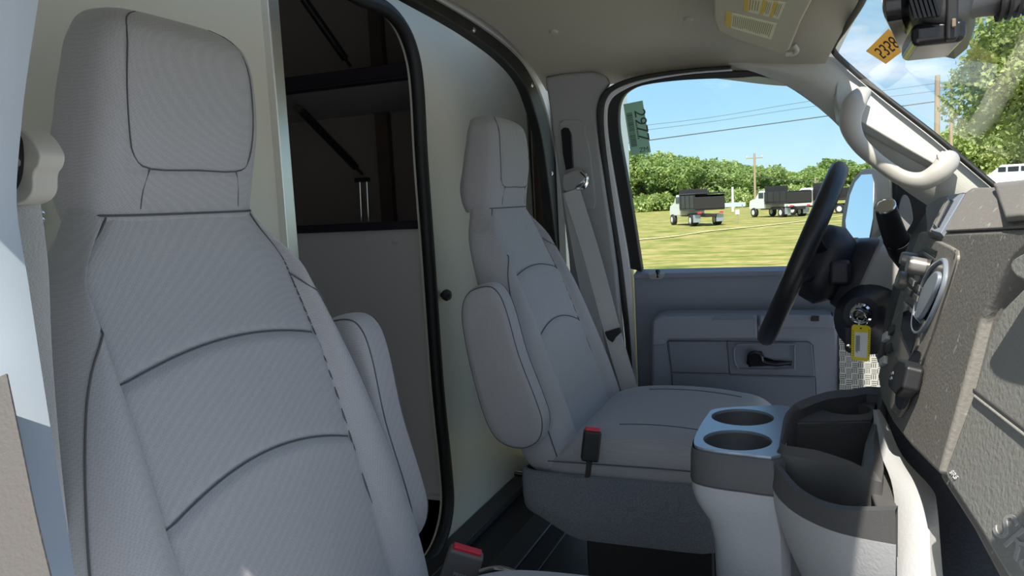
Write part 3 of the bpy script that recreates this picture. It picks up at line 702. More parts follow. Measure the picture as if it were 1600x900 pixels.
# ================================================================== steering
sw = empty('steering_wheel', (-.02, 1.65, -.128)); tag(sw, 'black steering wheel seen edge on in front of the driver seat', 'steering wheel')
tdir = Vector((.386, 0, .923)); ndir = Vector((-.923, 0, .386)); ydir = Vector((0, 1, 0)); wc = Vector((-.034, 1.65, -.130))
ring_ = [wc + (tdir*math.sin(a)+ydir*math.cos(a))*.178 for a in [2*math.pi*i/72 for i in range(72)]]
V, Fc = g_tube(ring_, .0185, 16, True); mk('rim', V, Fc, 'leath', sw)
hub = []
for s_, w_, h_ in ((.02, .055, .045), (.0, .085, .075), (-.03, .09, .08), (-.06, .07, .06)):
    hub.append([wc+ndir*(s_-.025)+(ydir*math.copysign(abs(math.cos(a))**.6, math.cos(a))*w_+tdir*math.copysign(abs(math.sin(a))**.6, math.sin(a))*h_) for a in [2*math.pi*i/28 for i in range(28)]])
loft('hub', hub, 'shroud', sw, angle=60)
for a in (200, 340, 160, 20):
    a = R(a); d = tdir*math.sin(a)+ydir*math.cos(a)
    tube('spoke', [wc+d*.07-ndir*.03, wc+d*.12-ndir*.012, wc+d*.175], [.016, .013, .012], 'shroud', sw, 4, n=10, flat=.6)
sc_ = empty('steering_column', wc-ndir*.2); tag(sc_, 'dark steering column shroud with grey upper cover behind the wheel', 'steering column')
def cr(d, wy, wt, k=.5, dz=0): return [wc-ndir*d+tdir*dz+(ydir*math.copysign(abs(math.cos(a))**k, math.cos(a))*wy+tdir*math.copysign(abs(math.sin(a))**k, math.sin(a))*wt) for a in [2*math.pi*i/32 for i in range(32)]]
loft('shroud', [cr(.075, .055, .045), cr(.085, .068, .068), cr(.115, .074, .078, .5, .003)], 'shroud', sc_, angle=50)
loft('column_cover', [cr(.115, .076, .070, .5, .005), cr(.122, .082, .080, .5, .008), cr(.30, .08, .078, .5, .01), cr(.42, .075, .08, .5, .02)], 'shroudg', sc_, angle=50)
# ignition lock
ig = W(1357, 489, y=1.50)
loft('lock_housing', [[ig+Vector((-.012+.02*k, -.01+.07*k, -.02*k))+(Vector((1, .1, 0))*math.cos(a)+Vector((0, .2, 1))*math.sin(a))*(.030+.035*k) for a in [2*math.pi*i/24 for i in range(24)]] for k in (0, .3, 1.0)], 'shroud', sc_, angle=50)
lathe('lock_ring', [(.011, 0), (.019, .0), (.020, .004), (.017, .008), (.012, .008), (.011, .004)], ig+Vector((-.012, -.012, 0)), (-.45, -1, .0), 'chrome', sc_, 24)
box('stalk_base', W(1312, 425, y=1.58), (.04, .05, .05), 'shroud', sc_, .01)
ky = empty('ignition_key', ig); tag(ky, 'black headed ignition key with steel rings in the lock', 'key')
box('key_head', ig+Vector((-.013, -.033, .002)), (.026, .012, .020), 'blackgl', ky, .005, Matrix.Rotation(R(20), 3, 'Y'))
def ringc(c, r_, ax, tr_=.0009): 
    c = Vector(c); ax = Vector(ax).normalized(); A_ = ax.orthogonal().normalized(); B_ = ax.cross(A_)
    return g_tube([c+(A_*math.cos(2*math.pi*i/28)+B_*math.sin(2*math.pi*i/28))*r_ for i in range(28)], tr_, 6, True)
V, Fc = join_geo([ringc(W(1340, 494, y=1.45), .012, (.2, 1, .3)), ringc(W(1347, 501, y=1.45), .010, (.8, 1, 0))]); mk('key_ring', V, Fc, 'chrome', ky)
kt = empty('key_tag', W(1345, 535, y=1.44)); tag(kt, 'yellow key tag with white paper label hanging from the ignition', 'key tag')
PK = Plane(W(1331, 508, y=1.44), W(1360, 508, y=1.445), W(1331, 562, y=1.435))
ppoly('tag_body', [(1331, 510), (1334, 507), (1357, 509), (1361, 512), (1359, 563), (1354, 565), (1333, 562), (1330, 558)], PK, .003, 'yellow', kt, .001)
ppoly('paper', [(1336, 519), (1356, 520), (1354, 560), (1335, 557)], PK, .0008, 'white', kt, 0, off=.0006)
parts = lines_on([(1337, 520), (1345, 520), (1344, 556), (1336, 555)], 4, .1, .95, PK, .0008, .5)+[g_lathe([(.0016, 0), (.0016, .0005)], PK.hit(1345, 513, .0003), PK.n, 10)]
for i in range(12):
    for u in (1332.2, 1357): parts.append(g_prism([PK.hit(u+a, 516+i*3.5+b, .0003) for a, b in ((0, 0), (1.8, 0), (1.8, 1.1), (0, 1.1))], PK.n*.0002))
V, Fc = join_geo(parts); mk('printing', V, Fc, 'ink', kt, smooth=False)
fob = empty('key_fob', W(1325, 530, y=1.47)); tag(fob, 'small black key fob hanging behind the yellow tag', 'key fob')
PF = PY(1.47)
ppoly('fob_body', [(1319, 512), (1336, 510), (1337, 548), (1329, 553), (1320, 548)], PF, .012, 'black', fob, .003)
lathe('fob_button', [(.004, 0), (.004, .002), (.0003, .0025)], W(1326, 541, y=1.468), (0, -1, 0), 'chrome', fob, 12)
# gear selector
gs = empty('shift_lever', W(1410, 400, y=1.5)); tag(gs, 'black column shift lever with round silver end cap pointing up', 'shift lever')
a = W(1383, 322, y=1.40); b = W(1393, 355, y=1.44); c = W(1408, 392, y=1.50); d = W(1425, 425, y=1.56)
tube('lever', [a, b, c, d], [.0165, .019, .021, .013], 'black', gs, 5, n=18)
ax_ = (a-b).normalized()
lathe('end_cap', [(.0165, -.002), (.0168, .001), (.0155, .003), (.012, .0035), (.0118, .002), (.0005, .0022)], a, ax_, 'chrome', gs, 24)
lathe('lever_collar', [(.0205, -.003), (.0215, 0), (.0205, .003)], b.lerp(c, .5), ax_, 'blackgl', gs, 20)
# outside mirror
om = empty('side_mirror', W(1370, 340, y=2.32)); tag(om, 'black driver side door mirror reflecting sky and clouds outside the window', 'mirror')
mg = W(1345, 325, y=2.30); nn_ = Vector((-.93, -.36, .19)).normalized()
PM = Plane(mg, mg+nn_.orthogonal(), mg+nn_.cross(nn_.orthogonal()))
mo = [(1318, 380), (1316, 340), (1326, 295), (1338, 274), (1352, 266), (1375, 268), (1388, 285), (1391, 320), (1389, 375), (1370, 392), (1340, 388)]
P0 = smooth_path([PM.hit(a, b, 0) for a, b in mo], 4, True)
ce = sum(P0, Vector())/len(P0); dpt = Vector((1, .15, 0))*.09
loft('mirror_housing', [P0, [p-nn_*.004+(p-ce)*.04 for p in P0], [p+dpt*.5+(p-ce)*.02 for p in P0], [p+dpt-(p-ce)*.25 for p in P0], [p+dpt*1.15-(p-ce)*.6 for p in P0]], 'dark', om, angle=50)
ppoly('mirror_glass', [(1323, 372), (1321, 345), (1328, 305), (1336, 285), (1346, 273), (1362, 272), (1365, 285), (1364, 340), (1358, 372), (1353, 381), (1340, 371)], PM, .002, 'mirror', om, 0, off=.003)
box('mirror_arm', W(1392, 345, y=2.22), (.06, .16, .05), 'dark', om, .012, seg=3)

# ================================================================== dashboard
da = empty('dashboard', (.3, 1.1, -.3)); tag(da, 'dusty dark grey dashboard with radio stack and glovebox on the right', 'dashboard')
A_ = W(1475, 363, y=1.09); B_ = W(1600, 363, y=.76); C_ = W(1465, 737, y=.81)
PM1 = Plane(A_, B_, C_)
def pm(a, b, off=0): return PM1.hit(a, b, off)
# main face : extends past the frame's right edge
face = [(1436, 362), (1475, 363), (1600, 357), (1700, 350), (1700, 372), (1612, 378), (1580, 405), (1555, 450), (1532, 500), (1505, 600), (1466, 742), (1420, 695), (1395, 662), (1378, 628), (1371, 590), (1383, 540), (1402, 470), (1415, 420)]
P = [pm(*q) for q in face]; V, Fc = g_prism(P, (.10, 0, 0)); mk('center_fascia', V, Fc, 'dash', da, .006, 3)
# glove box region
G1 = pm(1555, 450); G2 = pm(1466, 742); G3 = W(1575, 925, y=.64)
PG = Plane(G1, G2, G3)
ppoly('glovebox_surround', [(1700, 372), (1612, 376), (1584, 402), (1558, 450), (1535, 502), (1508, 600), (1466, 745), (1520, 830), (1570, 925), (1750, 1100), (1800, 500)], PG, .12, 'dash', da, .006, off=-.012, seg=3)
ppoly('glovebox_door', [(1760, 380), (1640, 420), (1600, 446), (1566, 480), (1546, 520), (1520, 612), (1474, 738), (1478, 752), (1530, 832), (1570, 900), (1760, 1100)], PG, .03, 'glove', da, .006, off=.003, seg=3)
ppoly('glovebox_groove', [(1519, 606), (1640, 700), (1640, 709), (1519, 614)], PG, .012, 'dark', da, .001, off=.0045)
ppoly('glovebox_ridge', [(1519, 615), (1640, 709), (1640, 716), (1521, 622)], PG, .012, 'glove', da, .002, off=.006)
pull = [PG.hit(a, b, .03) for a, b in [(1578, 415), (1600, 395), (1680, 370), (1680, 430), (1600, 438)]]
V, Fc = g_prism(smooth_path(pull, 3, True), -PG.n*.035); mk('glovebox_latch', V, Fc, 'glove', da, .006, 3)
o_ = PG.hit(1490, 742, .0035); xd = PG.hit(1497, 750)-PG.hit(1484, 733); yd = PG.hit(1496, 736)-PG.hit(1486, 744)
V, Fc = text_geo('SRS', .010, o_, xd, yd, .0003); mk('small_mark', V, Fc, 'white', da, smooth=False)
o_ = PG.hit(1590, 850, .0035); xd = PG.hit(1620, 890)-PG.hit(1560, 815); yd = PG.hit(1610, 835)-PG.hit(1575, 865)
V, Fc = text_geo('SRS', .045, o_, xd, yd, .0006); mk('embossed_mark', V, Fc, 'trimg', da, smooth=False)
# upper hood
H = [W(1475, 362, y=1.08), W(1700, 350, y=.62), W(1700, 290, y=.78), W(1593, 292, y=1.02), W(1520, 293, y=1.17), W(1508, 300, y=1.17)]
V = H + [h+Vector((.30, 0, -.03)) for h in H]
mk('hood_top', *g_prism(H, (.28, .0, -.05)), 'dash', da, .008, 3)
H2 = [W(1590, 358, y=.82), W(1640, 352, y=.72), W(1640, 286, y=.92), W(1600, 290, y=1.0), W(1562, 293, y=1.08)]
V, Fc = g_prism([h+Vector((-.014, 0, .006)) for h in H2], (.2, 0, 0)); mk('hood_side', V, Fc, 'dash', da, .01, 3)
# vent with blue grey bezel
PVt = Plane(W(1450, 358, y=1.13), W(1474, 364, y=1.08), W(1508, 300, y=1.17))
ppoly('hood_left', [(1444, 322), (1470, 306), (1509, 298), (1474, 366), (1446, 362)], PVt, .12, 'dash', da, .005, off=-.004, seg=3)
ppoly('vent_bezel', [(1453, 359), (1470, 364), (1507, 302), (1483, 303)], PVt, .01, 'silver', da, .001, off=.001)
ppoly('vent_opening', [(1461, 352), (1466, 354), (1489, 312), (1482, 310)], PVt, .01, 'lcd', da, .001, off=.003)
ppoly('vent_fin', [(1457, 349), (1461, 352), (1482, 311), (1479, 307)], PVt, .01, 'knob', da, .001, off=.006)
# bezel (raised rounded panel) on the fascia
bz = [(1440, 372), (1450, 369), (1484, 385), (1493, 391), (1494, 402), (1472, 470), (1440, 560), (1412, 636), (1402, 652), (1390, 640), (1377, 612), (1375, 590), (1386, 540), (1403, 470), (1420, 410)]
PZb = PM1
ppoly('bezel', bz, PZb, .01, 'dash', da, .003, off=.004, seg=3)
V, Fc = g_tube(smooth_path([pm(a, b, .005) for a, b in bz[3:9]], 5), .0012, 6); mk('bezel_edge', V, Fc, 'knob', da)
ppoly('cassette_slot', [(1438, 383), (1443, 381), (1463, 392), (1461, 400), (1438, 389)], PZb, .004, 'lcd', da, .0005, off=.0055)
ppoly('radio_face', [(1434, 392), (1440, 390), (1460, 404), (1452, 430), (1440, 466), (1422, 447), (1412, 436)], PZb, .004, 'dark', da, .001, off=.006)
ppoly('radio_display', [(1438, 396), (1442, 396), (1456, 406), (1448, 428), (1434, 418)], PZb, .003, 'lcd', da, .0005, off=.0075)
kn = Vector((-1, -.08, .25)).normalized()
def knob(a, b, y, r_, h, mt='knob'):
    p = W(a, b, y=y); p = p+kn*.0; lathe('knob', [(r_*1.05, 0), (r_, .003), (r_, h*.8), (r_*.9, h), (.0005, h)], p, kn, mt, da, 24)
for a, b, off_, r_, h in ((1428, 404, .004, .0095, .022), (1443, 415, .004, .0115, .024)):
    p = pm(a+6, b+4, off_); lathe('knob', [(r_*1.08, 0), (r_, .004), (r_, h*.8), (r_*.85, h), (.0005, h*.98)], p, kn, 'knob', da, 24)
p = pm(1418, 440, .002); lathe('knob', [(.014, 0), (.014, .004), (.013, .012), (.010, .015), (.0005, .015)], p, kn, 'knob', da, 24)
for i in range(3):
    for j in range(2):
        a = 1420+i*9-j*3; b = 432+i*8+j*16
        ppoly('radio_button', [(a, b), (a+7, b+6), (a+5, b+16), (a-2, b+9)], PZb, .004, 'dark', da, .001, off=.010)
# storage pocket under the radio
ppoly('pocket_frame', [(1405, 478), (1412, 470), (1445, 500), (1432, 540), (1412, 575), (1400, 560), (1393, 540)], PZb, .006, 'knob', da, .002, off=.007)
ppoly('pocket', [(1411, 487), (1419, 484), (1438, 505), (1428, 535), (1422, 552), (1412, 530), (1407, 515)], PZb, .003, 'lcd', da, .001, off=.0085)
# round outlet: oval ring seen very oblique, right of the radio
ov = [(1473, 407), (1478, 415), (1476, 440), (1466, 470), (1450, 505), (1436, 520), (1428, 514), (1428, 495), (1438, 455), (1455, 420)]
V, Fc = g_tube(smooth_path([pm(a, b, .006) for a, b in ov], 4, True), .003, 8, True); mk('vent_ring', V, Fc, 'silver', da)
V, Fc = g_prism(smooth_path([pm(a, b, .0045) for a, b in ov], 4, True), PZb.n*.001); mk('vent_hole', V, Fc, 'blackgl', da)
iv = [(1470, 425), (1474, 432), (1468, 452), (1455, 480), (1442, 500), (1438, 492), (1446, 460), (1458, 436)]
V, Fc = g_prism(smooth_path([pm(a, b, .006) for a, b in iv], 4, True), PZb.n*.006); mk('vent_flap', V, Fc, 'silver', da, .002)
# lower: buttons, 12 V dial, knob
V, Fc = g_prism(smooth_path([pm(a, b, .005) for a, b in [(1432, 548), (1440, 556), (1434, 590), (1418, 632), (1406, 640), (1400, 625), (1404, 590), (1414, 560)]], 3, True), PZb.n*.001); mk('control_recess', V, Fc, 'blackgl', da)
ppoly('selector', [(1398, 567), (1404, 560), (1414, 563), (1416, 572), (1408, 606), (1398, 618), (1386, 604), (1388, 590)], PZb, .02, 'black', da, .004, off=.022, seg=3)
for a, b in ((1392, 582), (1390, 590)): ppoly('selector_mark', [(a, b), (a+3, b-2), (a+3, b+2), (a, b+4)], PZb, .001, 'white', da, 0, off=.0228)
for a, b, mt in ((1378, 522, 'white'), (1372, 548, 'dark'), (1374, 560, 'white'), (1388, 512, 'dark'), (1384, 540, 'dark')):
    ppoly('switch', [(a, b), (a+7, b-5), (a+6, b+7), (a-1, b+12)], PZb, .006, mt, da, .001, off=.010)
# instrument side left of stack
ppoly('cluster_side', [(1425, 362), (1446, 330), (1452, 362), (1438, 372), (1412, 440), (1390, 500), (1376, 560), (1370, 560), (1385, 480), (1400, 430)], Plane(W(1446, 340, y=1.30), W(1375, 560, y=1.32), W(1425, 362, y=1.36)), .16, 'dark', da, .004)
# grey knee panel under the column
ppoly('knee_panel', [(1352, 470), (1400, 430), (1440, 440), (1400, 560), (1385, 600), (1362, 540), (1350, 510)], PY(1.62), .05, 'shroudg', da, .01)
# dash top, running forward to the glass
rows = []
for y, zt in ((.40, -.02), (.7, -.01), (1.1, .0), (1.4, -.01), (1.75, -.02), (1.93, -.03)):
    rows.append([Vector((.24, y, zt-.02)), Vector((.34, y, zt)), Vector((.5, y, -.03)), Vector((.66, C+(y-C)*.9, -.06)), Vector((.78, C+(y-C)*.8, -.085))])
loft('dash_top', rows, 'dash', da, closed=False, solid=.02)
box('dash_core', (.32, 1.16, -.22), (.16, 1.45, .30), 'black', da, .02)

# ---- lower vinyl panel under the dash and engine cover
ec = empty('engine_cover', (.3, 1.1, FLOOR)); tag(ec, 'light grey moulded engine cover beside the console under the dashboard', 'engine cover')
def rowpx(pts): return [W(a, b, y=y) for a, b, y in pts]
r1 = rowpx([(1364, 640, 1.20), (1366, 665, 1.14), (1372, 700, 1.05), (1392, 750, .95), (1399, 800, .90), (1401, 860, .86), (1402, 960, .82)])
r2 = rowpx([(1367, 640, 1.19), (1373, 665, 1.12), (1386, 706, 1.03), (1412, 752, .93), (1425, 800, .875), (1428, 860, .84), (1430, 960, .80)])
r3 = rowpx([(1370, 640, 1.19), (1380, 665, 1.12), (1400, 712, 1.03), (1435, 756, .93), (1450, 800, .875), (1453, 860, .84), (1456, 960, .80)])
r4 = rowpx([(1374, 640, 1.20), (1388, 664, 1.14), (1410, 712, 1.04), (1455, 762, .94), (1464, 790, .90), (1470, 860, .86), (1478, 960, .82)])
r5 = [p+Vector((.10, .10, -.01)) for p in r4]
loft('cover_shell', [smooth_path(r, 4) for r in (r1, r2, r3, r4)], 'cons', ec, closed=False, solid=0, angle=60)
PN = Plane(W(1385, 640, y=1.25), W(1470, 900, y=.93), W(1560, 930, y=.86))
ppoly('side_vinyl', [(1372, 600), (1400, 640), (1470, 735), (1570, 880), (1620, 960), (1440, 1000), (1440, 800), (1420, 760), (1380, 700)], PN, .05, 'navy', ec, .004)

# ================================================================== console with cup holders
co = empty('center_console', (-.05, 1.1, FLOOR)); tag(co, 'light grey centre console with two cup holders and dark open trays', 'console')
def zring(pts, z, dx=0, dyy=0): return [Vector((p.x+dx, p.y+dyy, z)) for p in pts]
ZT = -.335
top = smooth_path([W(a, b, z=ZT) for a, b in [(1118, 641), (1170, 637), (1232, 637), (1230, 660), (1222, 712), (1160, 711), (1100, 703), (1084, 694), (1092, 672), (1106, 650)]], 3, True)
cx = sum((p.x for p in top))/len(top); cy = sum((p.y for p in top))/len(top)
def sc_ring(P, k, z, dx=0, dyy=0): return [Vector((cx+(p.x-cx)*k+dx, cy+(p.y-cy)*k+dyy, z)) for p in P]
cup1 = W(1160, 654, z=ZT); cup2 = W(1152, 690, z=ZT); CR = .045
# dark rim block with real holes: top plate is a ngon with two circular holes, bridged
def holed_plate(name, outline, holes, z, th, mt, parent, bevel=.001):
    bm = bmesh.new(); off = parent_off(parent)
    def loop(pts):
        vs_ = [bm.verts.new(Vector((p.x, p.y, z))-off) for p in pts]; return [bm.edges.new((vs_[i], vs_[(i+1) % len(vs_)])) for i in range(len(vs_))]
    ed = loop(outline)
    for c, r_ in holes: ed += loop([Vector((c.x+r_*math.cos(2*math.pi*i/40), c.y+r_*math.sin(2*math.pi*i/40), z)) for i in range(40)])
    bmesh.ops.triangle_fill(bm, use_beauty=True, use_dissolve=False, edges=ed)
    bmesh.ops.recalc_face_normals(bm, faces=bm.faces)
    me = bpy.data.meshes.new(name); bm.to_mesh(me); bm.free(); me.materials.append(M[mt])
    o = bpy.data.objects.new(name, me); link(o, parent); s = o.modifiers.new('s', 'SOLIDIFY'); s.thickness = th; s.offset = 0
    return o
holed_plate('cup_plate', top, [(cup1, CR), (cup2, CR)], ZT, .005, 'silver', co)
V, Fc = g_loft([sc_ring(top, 1.03, ZT-.001), sc_ring(top, 1.07, ZT-.010), sc_ring(top, 1.09, ZT-.045), sc_ring(top, 1.05, ZT-.048)], True, False); mk('dark_rim', V, Fc, 'tray', co, .002)
for c in (cup1, cup2):
    prof = [(CR+.001, .0), (CR-.001, -.002), (CR-.003, -.025), (CR-.004, -.027), (CR-.006, -.075), (.0005, -.076)]
    V, Fc = g_loft([[Vector((c.x+r_*math.cos(2*math.pi*i/40), c.y+r_*math.sin(2*math.pi*i/40), ZT+h)) for i in range(40)] for r_, h in prof], True, False); mk('cup_well', V, Fc, 'tray', co)
    ppoly('cup_notch', [], None, 0, 'tray') if False else None
ped = []
for z, k, dx in ((ZT-.046, 1.07, 0), (ZT-.06, 1.065, 0), (ZT-.075, 1.04, .004), (ZT-.10, .92, .014), (ZT-.13, .86, .018), (ZT-.25, .84, .02), (FLOOR+.001, .90, .02)):
    ped.append([Vector((cx+(p.x-cx)*k+dx, cy+(p.y-cy)*(1.05 if k > 1 else 1.02), z)) for p in top])
loft('pedestal', ped, 'cons', co, angle=50)
# large tray
def trayobj(name, outer, inner, zt, zin, zout, mt, parent, sm=3):
    O = smooth_path(outer, sm, True); I = smooth_path(inner, sm, True)
    if True:
        mid = [o_.lerp(i_, .5)+Vector((0, 0, .004)) for o_, i_ in zip(O, I)]
    V, Fc = g_loft([zring(O, zout), [Vector((p.x, p.y, p.z-.004)) for p in O], mid, [Vector((p.x, p.y, p.z-.004)) for p in I], [Vector((p.x*.98+.0, p.y, zin)) for p in I]], True, False)
    n = len(O); Fc.append(tuple(range(4*n, 5*n)))
    return mk(name, V, Fc, mt, parent, angle=45)
ZR = -.328
oo = [(1214, 702), (1217, 694), (1224, 650), (1232, 636), (1245, 626), (1290, 612), (1330, 608), (1385, 605), (1380, 660), (1378, 700), (1378, 748), (1330, 730), (1275, 714), (1235, 708)]
ii = [(1227, 693), (1229, 686), (1237, 655), (1244, 642), (1256, 634), (1293, 620), (1330, 616), (1372, 613), (1362, 660), (1352, 690), (1349, 727), (1325, 720), (1280, 703), (1240, 697)]
trayobj('large_tray', [W(a, b, z=ZR) for a, b in oo], [W(a, b, z=ZR) for a, b in ii], ZR, ZR-.11, ZR-.10, 'tray', co, 2)
# far shelf with third cup hole, and divider inside the tray
fs = [W(a, b, z=ZR-.02) for a, b in [(1240, 660), (1250, 640), (1288, 628), (1330, 622), (1370, 620), (1362, 658), (1300, 660)]]
cup3 = W(1322, 640, z=ZR-.02)
holed_plate('inner_shelf', fs, [(cup3, .036)], ZR-.02, .004, 'tray', co)
V, Fc = g_loft([[Vector((cup3.x+r_*math.cos(2*math.pi*i/32), cup3.y+r_*math.sin(2*math.pi*i/32), ZR-.02+h)) for i in range(32)] for r_, h in ((.037, 0), (.034, -.06), (.0005, -.06))], True, False); mk('cup_well', V, Fc, 'tray', co)
pA, pB = W(1240, 661, z=ZR-.02), W(1362, 659, z=ZR-.02)
V, Fc = g_prism([pA, pB, pB-Vector((0, 0, .09)), pA-Vector((0, 0, .09))], (0, .006, 0)); mk('divider', V, Fc, 'tray', co, .002)
pA, pB = W(1262, 706, z=ZR-.07), W(1345, 708, z=ZR-.07)
V, Fc = g_prism([pA, pB, pB-Vector((0, 0, .04)), pA-Vector((0, 0, .04))], (0, .006, 0)); mk('divider', V, Fc, 'tray', co, .002)
# front pocket : lip, dark band, light belly
lip = [(1211, 726, .985), (1222, 742, .965), (1245, 768, .935), (1275, 786, .905), (1310, 796, .875), (1350, 798, .85), (1399, 797, .83)]
lipo = smooth_path([W(a, b, y=y) for a, b, y in lip], 4)
inl = smooth_path([W(a+4, b-7, y=y+.014) for a, b, y in lip], 4)
lipd = smooth_path([W(a, b, y=y) for a, b, y in [(1205, 758, .985), (1216, 778, .962), (1240, 800, .932), (1272, 818, .902), (1308, 832, .872), (1350, 842, .847), (1400, 851, .827)]], 4)
inb = [p-Vector((0, 0, .055)) for p in inl]
back = [Vector((p.x, max(p.y+.03, .985-.35*(p.x+.04)+.02), p.z-.055)) for p in inl]
backt = [Vector((p.x, p.y+.004, ZR-.03)) for p in back]
loft('front_pocket', [[a, b, c, d] for a, b, c, d in zip(lipd, lipo, inl, inb)], 'tray', co, closed=False, solid=0)
V, Fc = g_prism([W(a, b, z=ZR-.02) for a, b in [(1345, 728), (1352, 690), (1364, 655), (1392, 690), (1402, 790), (1399, 812), (1372, 800)]], (0, 0, -.03)); mk('side_ledge', V, Fc, 'tray', co, .003)
loft('pocket_floor', [[a, b, c] for a, b, c in zip(inb, back, backt)], 'tray', co, closed=False, solid=0)
belly = [lipd]
for k, (z_, s_) in enumerate(((-.03, .004), (-.07, .014), (-.12, .035), (-.16, .06), (-.24, .075), (-.45, .08), (-.62, .08))):
    belly.append([Vector((p.x+.05*ss(0, .2, -z_)*(1-i/len(lipd)), p.y+s_, p.z+z_ if k < 6 else FLOOR)) for i, p in enumerate(lipd)])
loft('pocket_belly', [list(c) for c in zip(*belly)], 'cons', co, closed=False, solid=0, angle=60)
ppoly('dark_gap', [(1222, 835), (1240, 850), (1290, 862), (1300, 880), (1310, 990), (1238, 990)], PY(1.005), .02, 'tray', co, .003)

# ================================================================== seats
XF = [(0, -.655), (-.08, -.632), (-.2, -.582), (-.3, -.546), (-.41, -.507), (-.50, -.480), (-.56, -.470)]
HW = [(.02, .106), (0, .112), (-.025, .126), (-.06, .155), (-.10, .173), (-.16, .195), (-.24, .220), (-.34, .243), (-.44, .250), (-.50, .246), (-.535, .236), (-.56, .215)]
TH = [(0, .075), (-.1, .085), (-.3, .105), (-.5, .115), (-.56, .09)]
def pw(z): return .150-.052*ss(-.075, .005, z)
SEAM_Z = (-.160, -.290)
def seamz(k, y): return SEAM_Z[k]+(.020 if k == 0 else .028)*(1-(y/.15)**2)
def front_x(y, z, groove=True):
    hw = interp(HW, z); th = interp(TH, z); s = min(1, abs(y)/hw); n = 3.2
    x = interp(XF, z)-th/2+th/2*(max(0, 1-s**n))**(1/n)
    a = pw(z)
    u = (abs(y)-a)/(max(hw-a, .004))
    if u > 0: x += .026*math.sin(math.pi*min(1, u)**.8)*ss(0, -.08, z)
    else: x -= .006*ss(-.05, -.2, z)*(1-(y/a)**2)*.5
    if groove:
        x -= .0035*math.exp(-((abs(y)-a)/.004)**2)
        if abs(y) < a:
            for k in (0, 1):
                d = z-seamz(k, y); x -= .004*math.exp(-(d/.005)**2)
                if d < 0: x += .005*math.exp(d/.03)*(1-math.exp(d/.006))
    return x
def make_seat():
    s = empty('cab_seat', (-.4, C, FLOOR)); cyy = s.location.y
    nb0 = len(COL.objects)
    # backrest
    rings = []
    zs = [-.565+.575*i/190 for i in range(191)]
    for z in zs:
        hw = interp(HW, z); th = interp(TH, z); cxm = interp(XF, z)-th/2
        if z < -.545: f = math.sqrt(max(0, 1-((-.545-z)/.0215)**2)); hw *= .80+.20*f; 
        ring = []
        for i in range(101):
            t = -1+2*i/100; y = hw*math.sin(math.pi/2*t)*.9999
            x = front_x(y*interp(HW, z)/hw, z)
            ring.append(Vector((x, cyy+y, z)))
        for i in range(1, 32):
            t = 1-2*i/32; y = hw*math.sin(math.pi/2*t); sx = min(1, abs(y)/hw); x = cxm-th/2*(max(0, 1-sx**3.5))**(1/3.5); ring.append(Vector((x, cyy+y, z)))
        rings.append(ring)
    loft('backrest', rings, 'seat', s, angle=180)
    bk = [o for o in s.children if o.name.startswith('backrest')] if False else None
    off = .0021
    def sline(pts, nm='seam', r_=.0011):
        tube(nm, [Vector((front_x(y, z)+off, cyy+y, z)) for y, z in pts], r_, 'seam', s, 0, n=5)
    for sg in (-1, 1): sline([(sg*pw(-i*.01), -i*.01) for i in range(0, 55)])
    for k in (0, 1): sline([(y, seamz(k, y)) for y in [(-pw(-.2)+.002)+i*(2*pw(-.2)-.004)/24 for i in range(25)]])
    # side seams along the bolster edge
    for sg in (-1, 1):
        pts = []
        for i in range(44):
            z = -.075-i*.0108; hw = interp(HW, z); y = sg*hw*(.955-.13*math.exp(-i/3.0)); pts.append((y, z))
        sline(pts[1:])
    # headrest
    hwt = [(.202, .040), (.198, .066), (.189, .086), (.17, .100), (.13, .109), (.08, .113), (.03, .114), (-.02, .109)]
    hxf = [(.202, -.69), (.197, -.672), (.183, -.651), (.16, -.641), (.10, -.638), (.03, -.648), (0, -.652), (-.02, -.652)]
    hth = [(.202, .02), (.197, .05), (.18, .078), (.14, .095), (.05, .108), (0, .095), (-.02, .085)]
    def hfx(y, z):
        hw = interp(hwt, z); th = interp(hth, z); sx = min(1, abs(y)/hw); n = 4.0
        x = interp(hxf, z)-th/2+th/2*(max(0, 1-sx**n))**(1/n)
        return x
    rings = []
    for i in range(81):
        z = -.012+.214*i/80; hw = interp(hwt, z); th = interp(hth, z); cxm = interp(hxf, z)-th/2; ring = []
        if z > .2: pass
        for k in range(61):
            y = hw*math.sin(math.pi/2*(-1+2*k/60))*.9999; x = hfx(y, z)
            # grooves of the stitched front panel
            py_ = .086*min(1, hw/.105); 
            g_ = math.exp(-((abs(y)-py_)/.003)**2)*(1 if z > .045 else 0)*.002
            if abs(y) < py_: g_ += .002*math.exp(-((z-.040)/.003)**2)
            ring.append(Vector((x-g_, cyy+y, z)))
        for k in range(1, 30):
            t = 1-2*k/30; y = hw*math.sin(math.pi/2*t); sx = min(1, abs(y)/hw); ring.append(Vector((cxm-th/2*(max(0, 1-sx**3.5))**(1/3.5), cyy+y, z)))
        rings.append(ring)
    loft('headrest', rings, 'seat', s, angle=180)
    def hl(pts): tube('seam', [Vector((hfx(y, z)+.0004-.0008, cyy+y, z)) for y, z in pts], .0008, 'seam', s, 3, n=5)
    hl([(-.05, .196), (-.072, .186), (-.083, .16), (-.088, .12), (-.087, .08), (-.080, .052), (-.060, .040), (0, .040), (.060, .040), (.082, .050), (.088, .08), (.088, .12), (.083, .16), (.072, .186), (.05, .196)])
    hl([(-.062, .040), (-.068, .02), (-.070, .0)]); hl([(.062, .040), (.068, .02), (.070, .0)])
    V, Fc = g_tube(rings[3][:61], .0012, 5, False); mk('seam', [v+Vector((.0012, 0, -.002)) for v in V], Fc, 'seam', s)
    back_parts = list(COL.objects)[nb0:]
    # cushion: rings across x, section in (y,z)
    rings = []
    X0, X1 = -.53, -.095
